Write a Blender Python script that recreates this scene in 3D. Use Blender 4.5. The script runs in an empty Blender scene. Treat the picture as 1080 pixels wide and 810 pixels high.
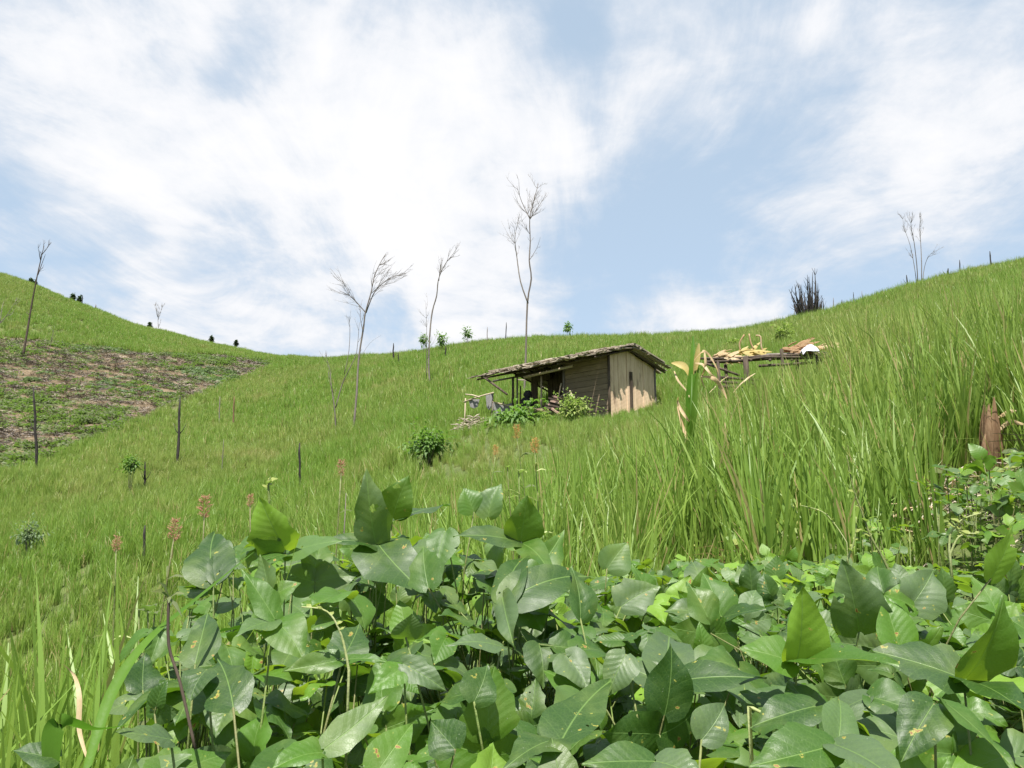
import bpy, math, random
import numpy as np
from mathutils import Vector, Matrix, noise as mnoise
R = math.radians
random.seed(7)
rng = np.random.default_rng(7)
S = bpy.context.scene
COL = S.collection

# ------------------------------------------------------------------ camera
PITCH = R(10.0); F = 840.0
cam_d = bpy.data.cameras.new('camera'); cam = bpy.data.objects.new('camera', cam_d); COL.objects.link(cam)
cam_d.sensor_width = 36.0; cam_d.lens = 28.0; cam_d.clip_start = 0.02; cam_d.clip_end = 9000
cam.location = (0, 0, 0); cam.rotation_euler = (R(90) + PITCH, 0, 0)
S.camera = cam
# ------------------------------------------------------------------ light, exposure
SUN_EL, SUN_AZ = 62.0, 188.0       # azimuth clockwise from +Y (view direction)
S.view_settings.view_transform = 'Standard'; S.view_settings.look = 'None'
S.view_settings.gamma = 1.0; S.view_settings.use_curve_mapping = False
S.view_settings.exposure = 1.1
sd = Vector((math.sin(R(SUN_AZ)) * math.cos(R(SUN_EL)), math.cos(R(SUN_AZ)) * math.cos(R(SUN_EL)), math.sin(R(SUN_EL))))
sl = bpy.data.lights.new('sun', 'SUN'); sl.energy = 5.0; sl.angle = R(0.53); sl.color = (1.0, 0.955, 0.88)
so = bpy.data.objects.new('sun', sl); COL.objects.link(so); so.rotation_euler = sd.to_track_quat('Z', 'Y').to_euler()
so.location = (0, 0, 60)


def ray(px, py):
    a = (px - 540) / F; b = (405 - py) / F
    return Vector((a, math.cos(PITCH) - b * math.sin(PITCH), math.sin(PITCH) + b * math.cos(PITCH)))


def unp(px, py, r):
    d = ray(px, py); return d * (r / math.hypot(d.x, d.y))


def proj(p):
    f = p[1] * math.cos(PITCH) + p[2] * math.sin(PITCH); u = -p[1] * math.sin(PITCH) + p[2] * math.cos(PITCH)
    return 540 + F * p[0] / f, 405 - F * u / f


class NT:
    """small node-tree helper"""
    def __init__(s, nt): s.nt = nt; s.n = nt.nodes; s.l = nt.links
    def new(s, t, **k):
        n = s.n.new(t)
        for a, v in k.items():
            if a.startswith('_'): setattr(n, a[1:], v)
        return n
    def put(s, sock, v):
        if v is None: return
        if isinstance(v, bpy.types.NodeSocket): s.l.new(v, sock)
        else:
            try: sock.default_value = v
            except Exception: sock.default_value = (*v, 1.0)
    def math(s, op, a, b=None, c=None, clamp=False):
        n = s.n.new('ShaderNodeMath'); n.operation = op; n.use_clamp = clamp
        for i, v in enumerate((a, b, c)): s.put(n.inputs[i], v)
        return n.outputs[0]
    def vmath(s, op, a, b=None):
        n = s.n.new('ShaderNodeVectorMath'); n.operation = op
        s.put(n.inputs[0], a); s.put(n.inputs[1], b)
        return n.outputs['Value'] if op in ('DISTANCE', 'LENGTH', 'DOT_PRODUCT') else n.outputs[0]
    def noise(s, vec, scale, detail=4, rough=.55, dist=0.0, col=False):
        n = s.n.new('ShaderNodeTexNoise'); s.put(n.inputs['Vector'], vec)
        n.inputs['Scale'].default_value = scale; n.inputs['Detail'].default_value = detail
        n.inputs['Roughness'].default_value = rough; n.inputs['Distortion'].default_value = dist
        return n.outputs['Color' if col else 'Fac']
    def ramp(s, v, a, b, lo=0., hi=1., smooth=True):
        n = s.n.new('ShaderNodeMapRange'); n.interpolation_type = 'SMOOTHSTEP' if smooth else 'LINEAR'
        s.put(n.inputs[0], v); n.inputs[1].default_value = a; n.inputs[2].default_value = b
        n.inputs[3].default_value = lo; n.inputs[4].default_value = hi
        return n.outputs[0]
    def mix(s, f, a, b):
        n = s.n.new('ShaderNodeMix'); n.data_type = 'RGBA'
        s.put(n.inputs[0], f); s.put(n.inputs[6], a if isinstance(a, bpy.types.NodeSocket) else (*a[:3], 1)); s.put(n.inputs[7], b if isinstance(b, bpy.types.NodeSocket) else (*b[:3], 1))
        return n.outputs[2]
    def mapping(s, vec, scale):
        n = s.n.new('ShaderNodeMapping'); s.put(n.inputs[0], vec); n.inputs['Scale'].default_value = scale
        return n.outputs[0]


# ------------------------------------------------------------------ sky with thin high cloud
W = bpy.data.worlds.new('World'); S.world = W; W.use_nodes = True
t = NT(W.node_tree); t.n.clear()
wo = t.n.new('ShaderNodeOutputWorld'); bg = t.n.new('ShaderNodeBackground'); bg.inputs['Strength'].default_value = 0.084
t.l.new(bg.outputs[0], wo.inputs[0])
sky = t.n.new('ShaderNodeTexSky'); sky.sky_type = 'NISHITA'; sky.sun_disc = False
sky.sun_elevation = R(SUN_EL); sky.sun_rotation = R(SUN_AZ); sky.altitude = 900; sky.air_density = 1.0; sky.dust_density = 0.6
tc = t.n.new('ShaderNodeTexCoord'); gen = tc.outputs['Generated']
warp1 = t.vmath('SUBTRACT', t.noise(gen, 3.0, 4, .6, col=True), (.5, .5, .5))
sc_ = t.n.new('ShaderNodeVectorMath'); sc_.operation = 'SCALE'; t.l.new(warp1, sc_.inputs[0]); sc_.inputs['Scale'].default_value = 0.22
wd = t.vmath('ADD', gen, sc_.outputs[0])
cov = 0.0
CLOUDS = [  # sky direction (px,py), radius, amount : real directions in the sky
    (120, 50, .38, .75), (20, 120, .22, .4), (270, 170, .26, .75), (440, 190, .24, .8), (350, 60, .30, .35), (500, 60, .25, .3), (520, 130, .16, .4), (560, 230, .13, .6), (620, 165, .10, .5), (660, 120, .10, .55), (745, 75, .12, .55),
    (150, 200, .16, .35), (420, 260, .12, .45), (620, 160, .10, .35), (700, 95, .13, .5), (800, 45, .15, .5), (850, 30, .08, .3), (1000, 80, .20, .55), (1070, 20, .22, .5), (930, 40, .12, .35),
    (940, 165, .14, .5), (860, 195, .12, .45), (800, 225, .08, .25), (985, 130, .1, .3), (800, 336, .07, 1.2), (735, 346, .07, 1.0), (680, 340, .08, .5), (905, 306, .035, .6), (440, 350, .13, .75), (250, 335, .14, .55),
    (520, 330, .13, .5), (340, 320, .12, .3), (550, 300, .07, .3), (120, 310, .12, .3),
    (40, 240, .14, -.45), (270, 50, .07, -.5), (240, 90, .06, -.35), (630, 40, .07, -.45), (690, 210, .13, -.35), (830, 130, .12, -.3), (640, 270, .12, -.2), (260, 265, .07, -.3), (330, 285, .07, -.35), (395, 325, .045, -.55), (130, 240, .07, -.3)]
for (px, py, rad, amt) in CLOUDS:
    d = ray(px, py).normalized()
    dist = t.vmath('DISTANCE', wd, tuple(d))
    cov = t.math('ADD', cov, t.math('MULTIPLY', t.ramp(dist, rad * 1.15, 0.0), amt * (.52 if amt > 0 else .9)))
# streaky fibres on the cloud plane
sp = t.n.new('ShaderNodeSeparateXYZ'); t.l.new(gen, sp.inputs[0])
zz = t.math('ADD', t.math('MAXIMUM', sp.outputs[2], 0.0), 0.16)
cb = t.n.new('ShaderNodeCombineXYZ'); t.put(cb.inputs[0], t.math('DIVIDE', sp.outputs[0], zz)); t.put(cb.inputs[1], t.math('DIVIDE', sp.outputs[1], zz))
rot = t.n.new('ShaderNodeMapping'); t.l.new(cb.outputs[0], rot.inputs[0]); rot.inputs['Rotation'].default_value = (0, 0, R(-8)); rot.inputs['Scale'].default_value = (1.35, 0.62, 1)
n1 = t.noise(rot.outputs[0], 1.7, 9, .66, .7)
n2 = t.noise(cb.outputs[0], 5.5, 6, .6, .3)
cov = t.math('ADD', cov, t.math('MULTIPLY', t.math('SUBTRACT', n1, .5), 2.0))
cov = t.math('ADD', cov, t.math('MULTIPLY', t.math('SUBTRACT', n2, .5), 1.1))
cov = t.math('ADD', cov, 0.12)
cf = t.ramp(cov, -0.02, 0.80, 0.0, 1.0)
veil = t.math('MAXIMUM', cf, 0.0)
# thin veil of haze over the blue, then bright cloud
base = t.mix(0.72, sky.outputs[0], (3.35, 4.15, 4.95))
cc = t.mix(t.ramp(cov, .25, 1.15), (4.3, 4.6, 5.05), (5.6, 5.6, 5.7))
skyc = t.mix(veil, base, cc)
t.l.new(skyc, bg.inputs[0])

# ------------------------------------------------------------------ terrain : metres from the eye, built as a polar height grid
def tan_e(px, py):
    d = ray(px, py); return d.z / math.hypot(d.x, d.y)


# azimuth column (px at mid height) : near knots (r, z) then far knots (r, ground height seen at py)
TER = {
    -400: ([(0, -1.35), (2, -1.45), (3, -1.9), (5, -2.8), (8, -3.8), (12, -4.0)], [(25, 600), (36, 520), (65, 335), (100, 190)]),
    0: ([(0, -1.35), (2, -1.33), (3, -1.6), (5, -2.3), (8, -2.9), (12, -2.7)], [(18, 600), (25, 552), (33, 506), (40, 482), (68, 368), (100, 275)]),
    150: ([(0, -1.35), (2, -1.28), (3, -1.45), (5, -1.95), (8, -2.2), (12, -1.9)], [(18, 570), (25, 530), (42, 455), (47, 441), (66, 371), (95, 344)]),
    290: ([(0, -1.35), (2, -1.2), (3, -1.25), (5, -1.4), (8, -1.3), (12, -1.0)], [(18, 550), (25, 510), (45, 440), (62, 405), (75, 386), (90, 374)]),
    350: ([(0, -1.35), (2, -1.18), (3, -1.15), (5, -1.2), (8, -1.0), (12, -.65)], [(18, 540), (25, 500), (45, 430), (70, 388), (82, 373)]),
    420: ([(0, -1.35), (2, -1.12), (3, -1.02), (5, -.95), (8, -.6), (12, -.1)], [(18, 510), (25, 475), (40, 422), (72, 371)]),
    540: ([(0, -1.35), (1, -1.2), (2, -1.05), (3, -.9), (5, -.6), (8, 0.0)], [(12, 500), (20, 452), (30, 415), (45, 376), (65, 357)]),
    700: ([(0, -1.35), (1, -1.1), (2, -.92), (3, -.72), (5, -.25), (8, .45)], [(12, 478), (20, 437), (30, 403), (45, 373), (62, 358)]),
    850: ([(0, -1.35), (1, -1.05), (2, -.82), (3, -.55), (5, .05), (8, .9)], [(12, 447), (20, 406), (30, 376), (45, 350), (58, 339)]),
    1000: ([(0, -1.35), (1, -1.05), (2, -.75), (3, -.42), (5, .25), (8, 1.22)], [(12, 410), (20, 366), (30, 334), (45, 308), (56, 294)]),
    1080: ([(0, -1.35), (1, -1.0), (2, -.7), (3, -.35), (5, .35), (8, 1.4)], [(12, 395), (20, 348), (30, 311), (45, 285), (56, 271)]),
    1500: ([(0, -1.35), (1, -.95), (2, -.62), (3, -.25), (5, .55), (8, 1.8)], [(12, 350), (20, 290), (30, 255), (45, 222), (56, 206)]),
}
LR = np.linspace(math.log(0.15), math.log(3500), 300)
RR = np.exp(LR)
cols = []
for px in sorted(TER):
    near, far = TER[px]
    ks = list(near) + [(r, r * tan_e(px, py)) for r, py in far]
    rl, zl = ks[-1]
    sl0 = (ks[-1][1] - ks[-2][1]) / (ks[-1][0] - ks[-2][0])
    ks += [(rl * 1.12, zl + rl * .12 * min(sl0, .12)), (rl * 1.4, zl - 1.5), (rl * 2.0, zl - rl * .3), (rl * 4, -10), (500, -55), (1200, -70), (4000, -70)]
    ks = sorted(ks)
    d = ray(px, 405); az = math.atan2(d.x, d.y)
    cols.append((az, np.interp(RR, [k[0] for k in ks], [k[1] for k in ks])))
back = np.interp(RR, [0, 1, 5, 30, 200, 500, 1200, 4000], [-1.35, -1.6, -2.8, -9, -45, -60, -70, -70])
a0, a1 = cols[0], cols[-1]
right = np.interp(RR, [0, 1, 5, 12, 30, 60, 100, 300, 1200, 4000], [-1.35, -1.2, -.4, 1.6, 6.5, 14, 15, -20, -70, -70])
left = np.interp(RR, [0, 1, 5, 12, 30, 60, 100, 300, 1200, 4000], [-1.35, -1.5, -3.6, -6.5, -10, -4, 10, -20, -70, -70])
knot = [(-math.pi, back), (R(-85), left)] + cols + [(R(75), right), (math.pi, back)]
AZ = np.linspace(-math.pi, math.pi, 1441)
kz = np.array([k[0] for k in knot]); KZ = np.array([k[1] for k in knot])
Z = np.zeros((len(AZ), len(RR)))
for j in range(len(RR)):
    Z[:, j] = np.interp(AZ, kz, KZ[:, j])


def blur(a, k, axis):
    w = np.hanning(2 * k + 3)[1:-1]; w /= w.sum()
    pad = [(0, 0), (0, 0)]; pad[axis] = (k, k)
    b = np.pad(a, pad, mode='wrap' if axis == 0 else 'edge')
    return np.apply_along_axis(lambda v: np.convolve(v, w, 'valid'), axis, b)


Z = blur(Z[:-1], 22, 0); Z = np.vstack([Z, Z[:1]]); Z = blur(Z, 7, 1)
AX, RX = np.meshgrid(AZ, RR, indexing='ij')
XX = np.sin(AX) * RX; YY = np.cos(AX) * RX
amp = np.clip(RX / 20, .15, 1.0)
Z += amp * (.10 * np.sin(XX * .9 + 1.3 * np.sin(YY * .5)) * np.cos(YY * .8 + .7) + .16 * np.sin(XX * .31 + 2) * np.cos(YY * .27 + 1) + .03 * np.sin(XX * 2.7 + YY * 1.9) * np.sin(YY * 3.1 - XX))


def ground(x, y):
    x = np.asarray(x, float); y = np.asarray(y, float)
    a = np.arctan2(x, y); l = np.log(np.clip(np.hypot(x, y), RR[0], RR[-1]))
    fa = (a + math.pi) / (AZ[1] - AZ[0]); fl = (l - LR[0]) / (LR[1] - LR[0])
    ia = np.clip(fa.astype(int), 0, len(AZ) - 2); il = np.clip(fl.astype(int), 0, len(RR) - 2)
    ta = fa - ia; tl = fl - il
    return (Z[ia, il] * (1 - ta) + Z[ia + 1, il] * ta) * (1 - tl) + (Z[ia, il + 1] * (1 - ta) + Z[ia + 1, il + 1] * ta) * tl


def gz(x, y): return float(ground(x, y))


def hit(px, py, canopy=0.0, r0=1.2):
    d = ray(px, py); h = math.hypot(d.x, d.y)
    rs = np.exp(np.linspace(math.log(r0), math.log(130), 3000))
    z = rs * d.z / h; g = ground(rs * d.x / h, rs * d.y / h) + canopy
    k = np.nonzero(z < g)[0]
    # skip the near field if the ray starts under the canopy
    k = [q for q in k if q > 0 and z[q - 1] >= g[q - 1]]
    r = rs[k[0]] if len(k) else None
    if r is None:
        r = rs[int(np.argmin(z - g))]
    return Vector((d.x / h * r, d.y / h * r, gz(d.x / h * r, d.y / h * r))), r


# pixel position of ground points -> masks laid out once as world polygons
def pxy(x, y, z):
    f = y * math.cos(PITCH) + z * math.sin(PITCH); u = -y * math.sin(PITCH) + z * math.cos(PITCH)
    f = np.where(f < .05, np.nan, f)
    return 540 + F * x / f, 405 - F * u / f


def inpoly(x, y, P):
    x = np.asarray(x, float); y = np.asarray(y, float); ins = np.zeros(x.shape, bool); n = len(P)
    for i in range(n):
        x1, y1 = P[i]; x2, y2 = P[(i + 1) % n]
        c = ((y1 > y) != (y2 > y)) & (x < (x2 - x1) * (y - y1) / (y2 - y1 + 1e-12) + x1)
        ins ^= c
    return ins


def gp(px, r):
    d = ray(px, 420); h = math.hypot(d.x, d.y); return (d.x / h * r, d.y / h * r)


PATCH = [gp(-700, 31), gp(-300, 31), gp(0, 33), gp(60, 36.5), gp(120, 41), gp(190, 49), gp(240, 58), gp(285, 70), gp(283, 76), gp(230, 74), gp(150, 68), gp(80, 68.5), gp(0, 69), gp(-300, 67), gp(-700, 64)]
BEAN = [gp(40, .45), gp(90, .8), gp(125, 1.0), gp(175, 1.25), gp(215, 1.75), gp(300, 2.0), gp(420, 2.05), gp(560, 2.1), gp(620, 2.9), gp(760, 3.0), gp(870, 3.2), gp(970, 3.4), gp(1020, 4.0), gp(1300, 4.0), gp(1900, 2.0), (.9, .1), (0, .15)]

# ------------------------------------------------------------------ mesh builder
class MB:
    def __init__(s): s.v = []; s.f = []; s.uv = []; s.rnd = []
    def add(s, vs, fs, uvs=None, rnd=0.0):
        b = len(s.v); s.v += [tuple(v) for v in vs]; s.f += [tuple(i + b for i in f) for f in fs]
        s.uv += list(uvs) if uvs is not None else [(0., 0.)] * len(vs)
        s.rnd += [rnd] * len(vs)
    def tube(s, pts, rad, n=6, rnd=None, cap=True):
        pts = [Vector(p) for p in pts]
        if len(pts) < 2: return
        rad = [rad] * len(pts) if not hasattr(rad, '__len__') else list(rad)
        if rnd is None: rnd = random.random()
        d0 = (pts[1] - pts[0]).normalized(); ax = d0.orthogonal().normalized(); vs = []; uv = []; L = 0
        for i, p in enumerate(pts):
            d = (pts[min(i + 1, len(pts) - 1)] - pts[max(i - 1, 0)])
            d = d.normalized() if d.length > 1e-9 else d0
            ax = (ax - d * ax.dot(d)); ax = ax.normalized() if ax.length > 1e-6 else d.orthogonal().normalized()
            bx = d.cross(ax)
            if i: L += (p - pts[i - 1]).length
            for k in range(n):
                a = 2 * math.pi * k / n; vs.append(p + (ax * math.cos(a) + bx * math.sin(a)) * rad[i]); uv.append((k / n, L))
        fs = [(i * n + k, i * n + (k + 1) % n, (i + 1) * n + (k + 1) % n, (i + 1) * n + k) for i in range(len(pts) - 1) for k in range(n)]
        if cap and n > 2: fs += [tuple(range(n))[::-1], tuple((len(pts) - 1) * n + k for k in range(n))]
        s.add(vs, fs, uv, rnd)
    def box(s, o, ax, ay, az, rnd=None):
        """box from corner-centre o with half-axis vectors"""
        o, ax, ay, az = map(Vector, (o, ax, ay, az))
        vs = [o + ax * i + ay * j + az * k for k in (-1, 1) for j in (-1, 1) for i in (-1, 1)]
        fs = [(0, 2, 3, 1), (4, 5, 7, 6), (0, 1, 5, 4), (2, 6, 7, 3), (0, 4, 6, 2), (1, 3, 7, 5)]
        s.add(vs, fs, None, random.random() if rnd is None else rnd)
    def strip(s, pts, side, wid, cup=0.0, rnd=None, twist=0.0):
        """a leaf blade: centre line, sideways vector, half widths; cup folds the blade"""
        pts = [Vector(p) for p in pts]; rnd = random.random() if rnd is None else rnd
        vs = []; uv = []; n = len(pts)
        for i, p in enumerate(pts):
            d = (pts[min(i + 1, n - 1)] - pts[max(i - 1, 0)]).normalized()
            sd_ = Vector(side); sd_ = (sd_ - d * sd_.dot(d)).normalized(); nn = sd_.cross(d)
            if twist: q = Matrix.Rotation(twist * i / n, 3, d); sd_ = q @ sd_; nn = q @ nn
            w = wid[i] if hasattr(wid, '__len__') else wid
            tt = i / (n - 1)
            if cup:
                vs += [p - sd_ * w + nn * cup * w, p, p + sd_ * w + nn * cup * w]; uv += [(0, tt), (.5, tt), (1, tt)]
            else:
                vs += [p - sd_ * w, p + sd_ * w]; uv += [(0, tt), (1, tt)]
        m = 3 if cup else 2
        fs = [(i * m + k, i * m + k + 1, (i + 1) * m + k + 1, (i + 1) * m + k) for i in range(n - 1) for k in range(m - 1)]
        s.add(vs, fs, uv, rnd)
    def mesh(s, name, mat, smooth=True):
        me = bpy.data.meshes.new(name); me.from_pydata(s.v, [], s.f)
        ul = me.uv_layers.new(name='UVMap'); idx = np.zeros(len(me.loops), np.int32); me.loops.foreach_get('vertex_index', idx)
        ul.data.foreach_set('uv', np.array(s.uv, np.float32).reshape(-1, 2)[idx].ravel())
        at = me.attributes.new('rnd', 'FLOAT', 'POINT'); at.data.foreach_set('value', np.array(s.rnd, np.float32))
        for m in (mat if isinstance(mat, (list, tuple)) else [mat]): me.materials.append(m)
        if smooth: me.polygons.foreach_set('use_smooth', [True] * len(me.polygons))
        me.update(); return me
    def build(s, name, mat, parent=None, smooth=True):
        o = bpy.data.objects.new(name, s.mesh(name, mat, smooth)); COL.objects.link(o)
        if parent is not None:
            o.parent = parent; o.matrix_parent_inverse = Matrix.Translation(-Vector(parent.location))
        return o


def tag(o, label=None, cat=None, group=None, kind=None):
    if label: o['label'] = label
    if cat: o['category'] = cat
    if group: o['group'] = group
    if kind: o['kind'] = kind
    return o


def thing(name, loc, label, cat, group=None):
    o = bpy.data.objects.new(name, None); COL.objects.link(o); o.location = loc; o.empty_display_size = .1
    return tag(o, label, cat, group)


# ------------------------------------------------------------------ materials
def mat(name, fn):
    m = bpy.data.materials.new(name); m.use_nodes = True; t = NT(m.node_tree); t.n.clear()
    out = t.n.new('ShaderNodeOutputMaterial'); sh = fn(t); t.l.new(sh, out.inputs[0]); return m


def pbsdf(t, col, rough=.8, bump=None, bs=.3, bd=.01, spec=.3):
    p = t.n.new('ShaderNodeBsdfPrincipled'); t.put(p.inputs['Base Color'], col if isinstance(col, bpy.types.NodeSocket) else (*col[:3], 1)); t.put(p.inputs['Roughness'], rough)
    p.inputs['Specular IOR Level'].default_value = spec
    if bump is not None:
        b = t.n.new('ShaderNodeBump'); b.inputs['Strength'].default_value = bs; b.inputs['Distance'].default_value = bd; t.put(b.inputs['Height'], bump)
        t.l.new(b.outputs[0], p.inputs['Normal'])
    return p


def leafmix(t, p, tcol, f):
    tr = t.n.new('ShaderNodeBsdfTranslucent'); t.put(tr.inputs[0], tcol)
    mx = t.n.new('ShaderNodeMixShader'); t.put(mx.inputs[0], f); t.l.new(p.outputs[0], mx.inputs[1]); t.l.new(tr.outputs[0], mx.inputs[2])
    return mx.outputs[0]


def attr(t, nm='rnd'):
    a = t.n.new('ShaderNodeAttribute'); a.attribute_name = nm; return a.outputs['Fac']


def uvxy(t):
    a = t.n.new('ShaderNodeUVMap'); a.uv_map = 'UVMap'; s = t.n.new('ShaderNodeSeparateXYZ'); t.l.new(a.outputs[0], s.inputs[0]); return s.outputs[0], s.outputs[1], a.outputs[0]


def rice_fn(t):
    x, v, _ = uvxy(t); geo = t.n.new('ShaderNodeNewGeometry').outputs['Position']
    oi = t.n.new('ShaderNodeObjectInfo').outputs['Random']; r = attr(t)
    c = t.mix(r, (.135, .235, .030), (.245, .355, .060))
    c = t.mix(t.ramp(t.noise(geo, .10, 4, .6), .40, .66), c, (.28, .325, .085))
    c = t.mix(t.ramp(t.noise(geo, 1.1, 3), .45, .7, 0, .35), c, (.10, .20, .03))
    c = t.mix(t.math('MULTIPLY', oi, .45), c, (.17, .29, .06))
    c = t.mix(t.math('MULTIPLY', t.ramp(t.noise(geo, .35, 3), .58, .72), .6), c, (.38, .33, .14))
    c = t.mix(t.ramp(v, .35, 0.0, 0, .75), c, (.20, .17, .07))
    c = t.mix(t.ramp(r, .935, .945), c, (.38, .30, .14))
    p = pbsdf(t, c, .45, spec=.4)
    return leafmix(t, p, t.mix(.5, c, (.38, .56, .07)), .45)


M = {}
M['rice'] = mat('rice_leaf', rice_fn)


def bean_fn(t):
    x, v, uv = uvxy(t); r = attr(t)
    xa = t.math('ABSOLUTE', t.math('SUBTRACT', x, .5))                     # distance from the midrib / leaf length
    tcn = t.n.new('ShaderNodeTexCoord').outputs['Object']
    wob = t.math('MULTIPLY', t.math('SUBTRACT', t.noise(tcn, 22, 2), .5), .11)
    s_ = t.math('DIVIDE', t.math('ADD', t.math('SUBTRACT', v, t.math('SUBTRACT', t.math('MULTIPLY', xa, 1.15), t.math('MULTIPLY', t.math('MULTIPLY', xa, xa), 1.1))), wob), t.math('ADD', .12, t.math('MULTIPLY', t.math('FRACT', t.math('MULTIPLY', r, 37.0)), .07)))
    fr = t.math('ABSOLUTE', t.math('SUBTRACT', t.math('FRACT', s_), .5))  # 0.5 at vein
    lat = t.ramp(fr, .455, .495)
    mid = t.ramp(xa, .011, .003)
    vein = t.math('MAXIMUM', t.math('MULTIPLY', lat, .26), mid)
    vo = t.n.new('ShaderNodeTexVoronoi'); vo.feature = 'DISTANCE_TO_EDGE'; vo.inputs['Scale'].default_value = 230; t.l.new(tcn, vo.inputs['Vector'])
    net = t.ramp(vo.outputs['Distance'], .12, .0)
    c = t.mix(r, (.016, .046, .007), (.065, .155, .009))
    c = t.mix(t.ramp(t.math('FRACT', t.math('MULTIPLY', r, 13.0)), .55, .9, 0, .75), c, (.085, .125, .062))
    c = t.mix(t.ramp(r, .80, .97), c, (.14, .25, .025))
    c = t.mix(t.ramp(t.noise(tcn, 14, 3), .45, .75, 0, .7), c, (.10, .15, .03))
    c = t.mix(t.math('MULTIPLY', vein, .6), c, (.15, .25, .06))
    c = t.mix(t.math('MULTIPLY', net, .12), c, (.15, .25, .05))
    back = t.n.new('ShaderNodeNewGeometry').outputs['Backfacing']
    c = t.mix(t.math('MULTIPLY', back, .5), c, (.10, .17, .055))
    sn = t.noise(tcn, 60, 3, .6); spots = t.ramp(sn, .70, .725)
    c = t.mix(t.ramp(sn, .665, .70), c, (.28, .28, .05)); c = t.mix(spots, c, (.22, .11, .04))
    dust = t.ramp(t.noise(tcn, 420, 2), .72, .78)
    c = t.mix(t.math('MULTIPLY', dust, .5), c, (.45, .45, .38))
    quilt = t.math('SUBTRACT', t.math('MULTIPLY', t.math('SUBTRACT', .5, fr), 1.0), t.math('MULTIPLY', net, .12))
    quilt = t.math('SUBTRACT', quilt, t.math('MULTIPLY', mid, .7))
    quilt = t.math('ADD', quilt, t.math('MULTIPLY', t.noise(tcn, 55, 3), .8))
    rough = t.ramp(t.noise(tcn, 30, 2), .2, .8, .40, .62)
    p = pbsdf(t, c, rough, quilt, .36, .0016, spec=.48)
    tcol = t.mix(r, (.08, .22, .01), (.5, .75, .04)); tcol = t.mix(t.math('MULTIPLY', vein, .4), tcol, (.1, .22, .02)); tcol = t.mix(spots, tcol, (.15, .06, .01))
    sh = leafmix(t, p, tcol, .27)
    hole = t.math('MULTIPLY', t.ramp(t.noise(t.vmath('ADD', tcn, (3.1, 7.7, 1.2)), 38, 2), .715, .72), 1.0)
    trn = t.n.new('ShaderNodeBsdfTransparent'); mx = t.n.new('ShaderNodeMixShader'); t.put(mx.inputs[0], hole); t.l.new(sh, mx.inputs[1]); t.l.new(trn.outputs[0], mx.inputs[2])
    return mx.outputs[0]


M['bean'] = mat('bean_leaf', bean_fn)


def simple(name, c1, c2, rough=.85, scale=30, stretch=(1, 1, 1), bump=.4, bd=.01, spec=.25, trans=None, c3=None, obj=True):
    def fn(t):
        tcn = t.n.new('ShaderNodeTexCoord').outputs['Object']; r = attr(t)
        n = t.noise(t.mapping(tcn, stretch), scale, 5, .65)
        c = t.mix(t.ramp(n, .3, .7), c1, c2)
        c = t.mix(t.math('MULTIPLY', r, .6), c, c3 if c3 else tuple(a * .55 for a in c1))
        p = pbsdf(t, c, rough, n, bump, bd, spec)
        if trans: return leafmix(t, p, (*trans, 1), .35)
        return p.outputs[0]
    m = mat(name, fn); return m


M['stem'] = simple('bean_stem', (.09, .15, .035), (.18, .22, .07), .5, 60, trans=None, c3=(.12, .085, .05))
M['char'] = simple('charred_wood', (.016, .014, .013), (.055, .048, .043), .9, 25, (1, 1, .2), .6)
M['deadwood'] = simple('dead_grey_wood', (.12, .10, .088), (.22, .195, .17), .85, 18, (1, 1, .15), .5, c3=(.10, .08, .07))
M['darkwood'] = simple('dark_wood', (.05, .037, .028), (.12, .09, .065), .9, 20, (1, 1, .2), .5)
M['pale_pole'] = simple('pale_bamboo_pole', (.34, .28, .19), (.50, .43, .31), .6, 14, (1, 1, .3), .3, c3=(.25, .19, .12))
M['bark'] = simple('roof_bark', (.30, .245, .18), (.52, .46, .36), .9, 22, (1, 1, 1), .6, c3=(.05, .035, .028))
M['redplank'] = simple('reddish_plank', (.30, .19, .15), (.42, .29, .24), .85, 18, (1, 1, 1), .4, c3=(.2, .13, .1))
M['dryleaf'] = simple('dry_leaf', (.45, .34, .19), (.66, .56, .38), .75, 30, (1, 1, .3), .4, trans=(.5, .35, .15), c3=(.34, .19, .08))
M['orangeleaf'] = simple('orange_dry_leaf', (.28, .18, .10), (.42, .30, .18), .75, 30, (1, 1, .3), .4, trans=(.5, .28, .1), c3=(.25, .13, .06))
M['husk'] = simple('brown_husk', (.22, .13, .07), (.42, .28, .17), .8, 60, (1, 1, .15), .6, trans=(.3, .17, .08), c3=(.10, .055, .03))
M['bush'] = simple('shrub_leaf', (.055, .115, .03), (.12, .20, .055), .5, 8, spec=.4, trans=(.2, .4, .04), c3=(.15, .23, .05), bump=.1)
M['darktree'] = simple('dark_tree_leaf', (.018, .035, .012), (.04, .065, .02), .6, 8, trans=(.05, .1, .02), c3=(.03, .03, .02), bump=.1)
M['lightbush'] = simple('pale_shrub_leaf', (.13, .22, .045), (.24, .31, .10), .55, 8, spec=.4, trans=(.3, .45, .08), c3=(.3, .3, .08), bump=.1)
M['weed'] = simple('weed_leaf', (.07, .092, .028), (.14, .155, .055), .6, 4, trans=(.2, .35, .05), c3=(.16, .19, .11), bump=.1)
M['greyweed'] = simple('grey_green_weed', (.10, .15, .07), (.17, .22, .12), .6, 4, trans=(.2, .3, .1), c3=(.12, .18, .08), bump=.1)
M['tassel'] = simple('pink_tassel', (.60, .30, .22), (.70, .43, .33), .8, 60, trans=(.6, .3, .18), c3=(.45, .2, .12))
M['tassel2'] = simple('orange_tassel', (.62, .27, .10), (.68, .42, .16), .8, 60, trans=(.7, .3, .1), c3=(.6, .42, .15))
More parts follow.
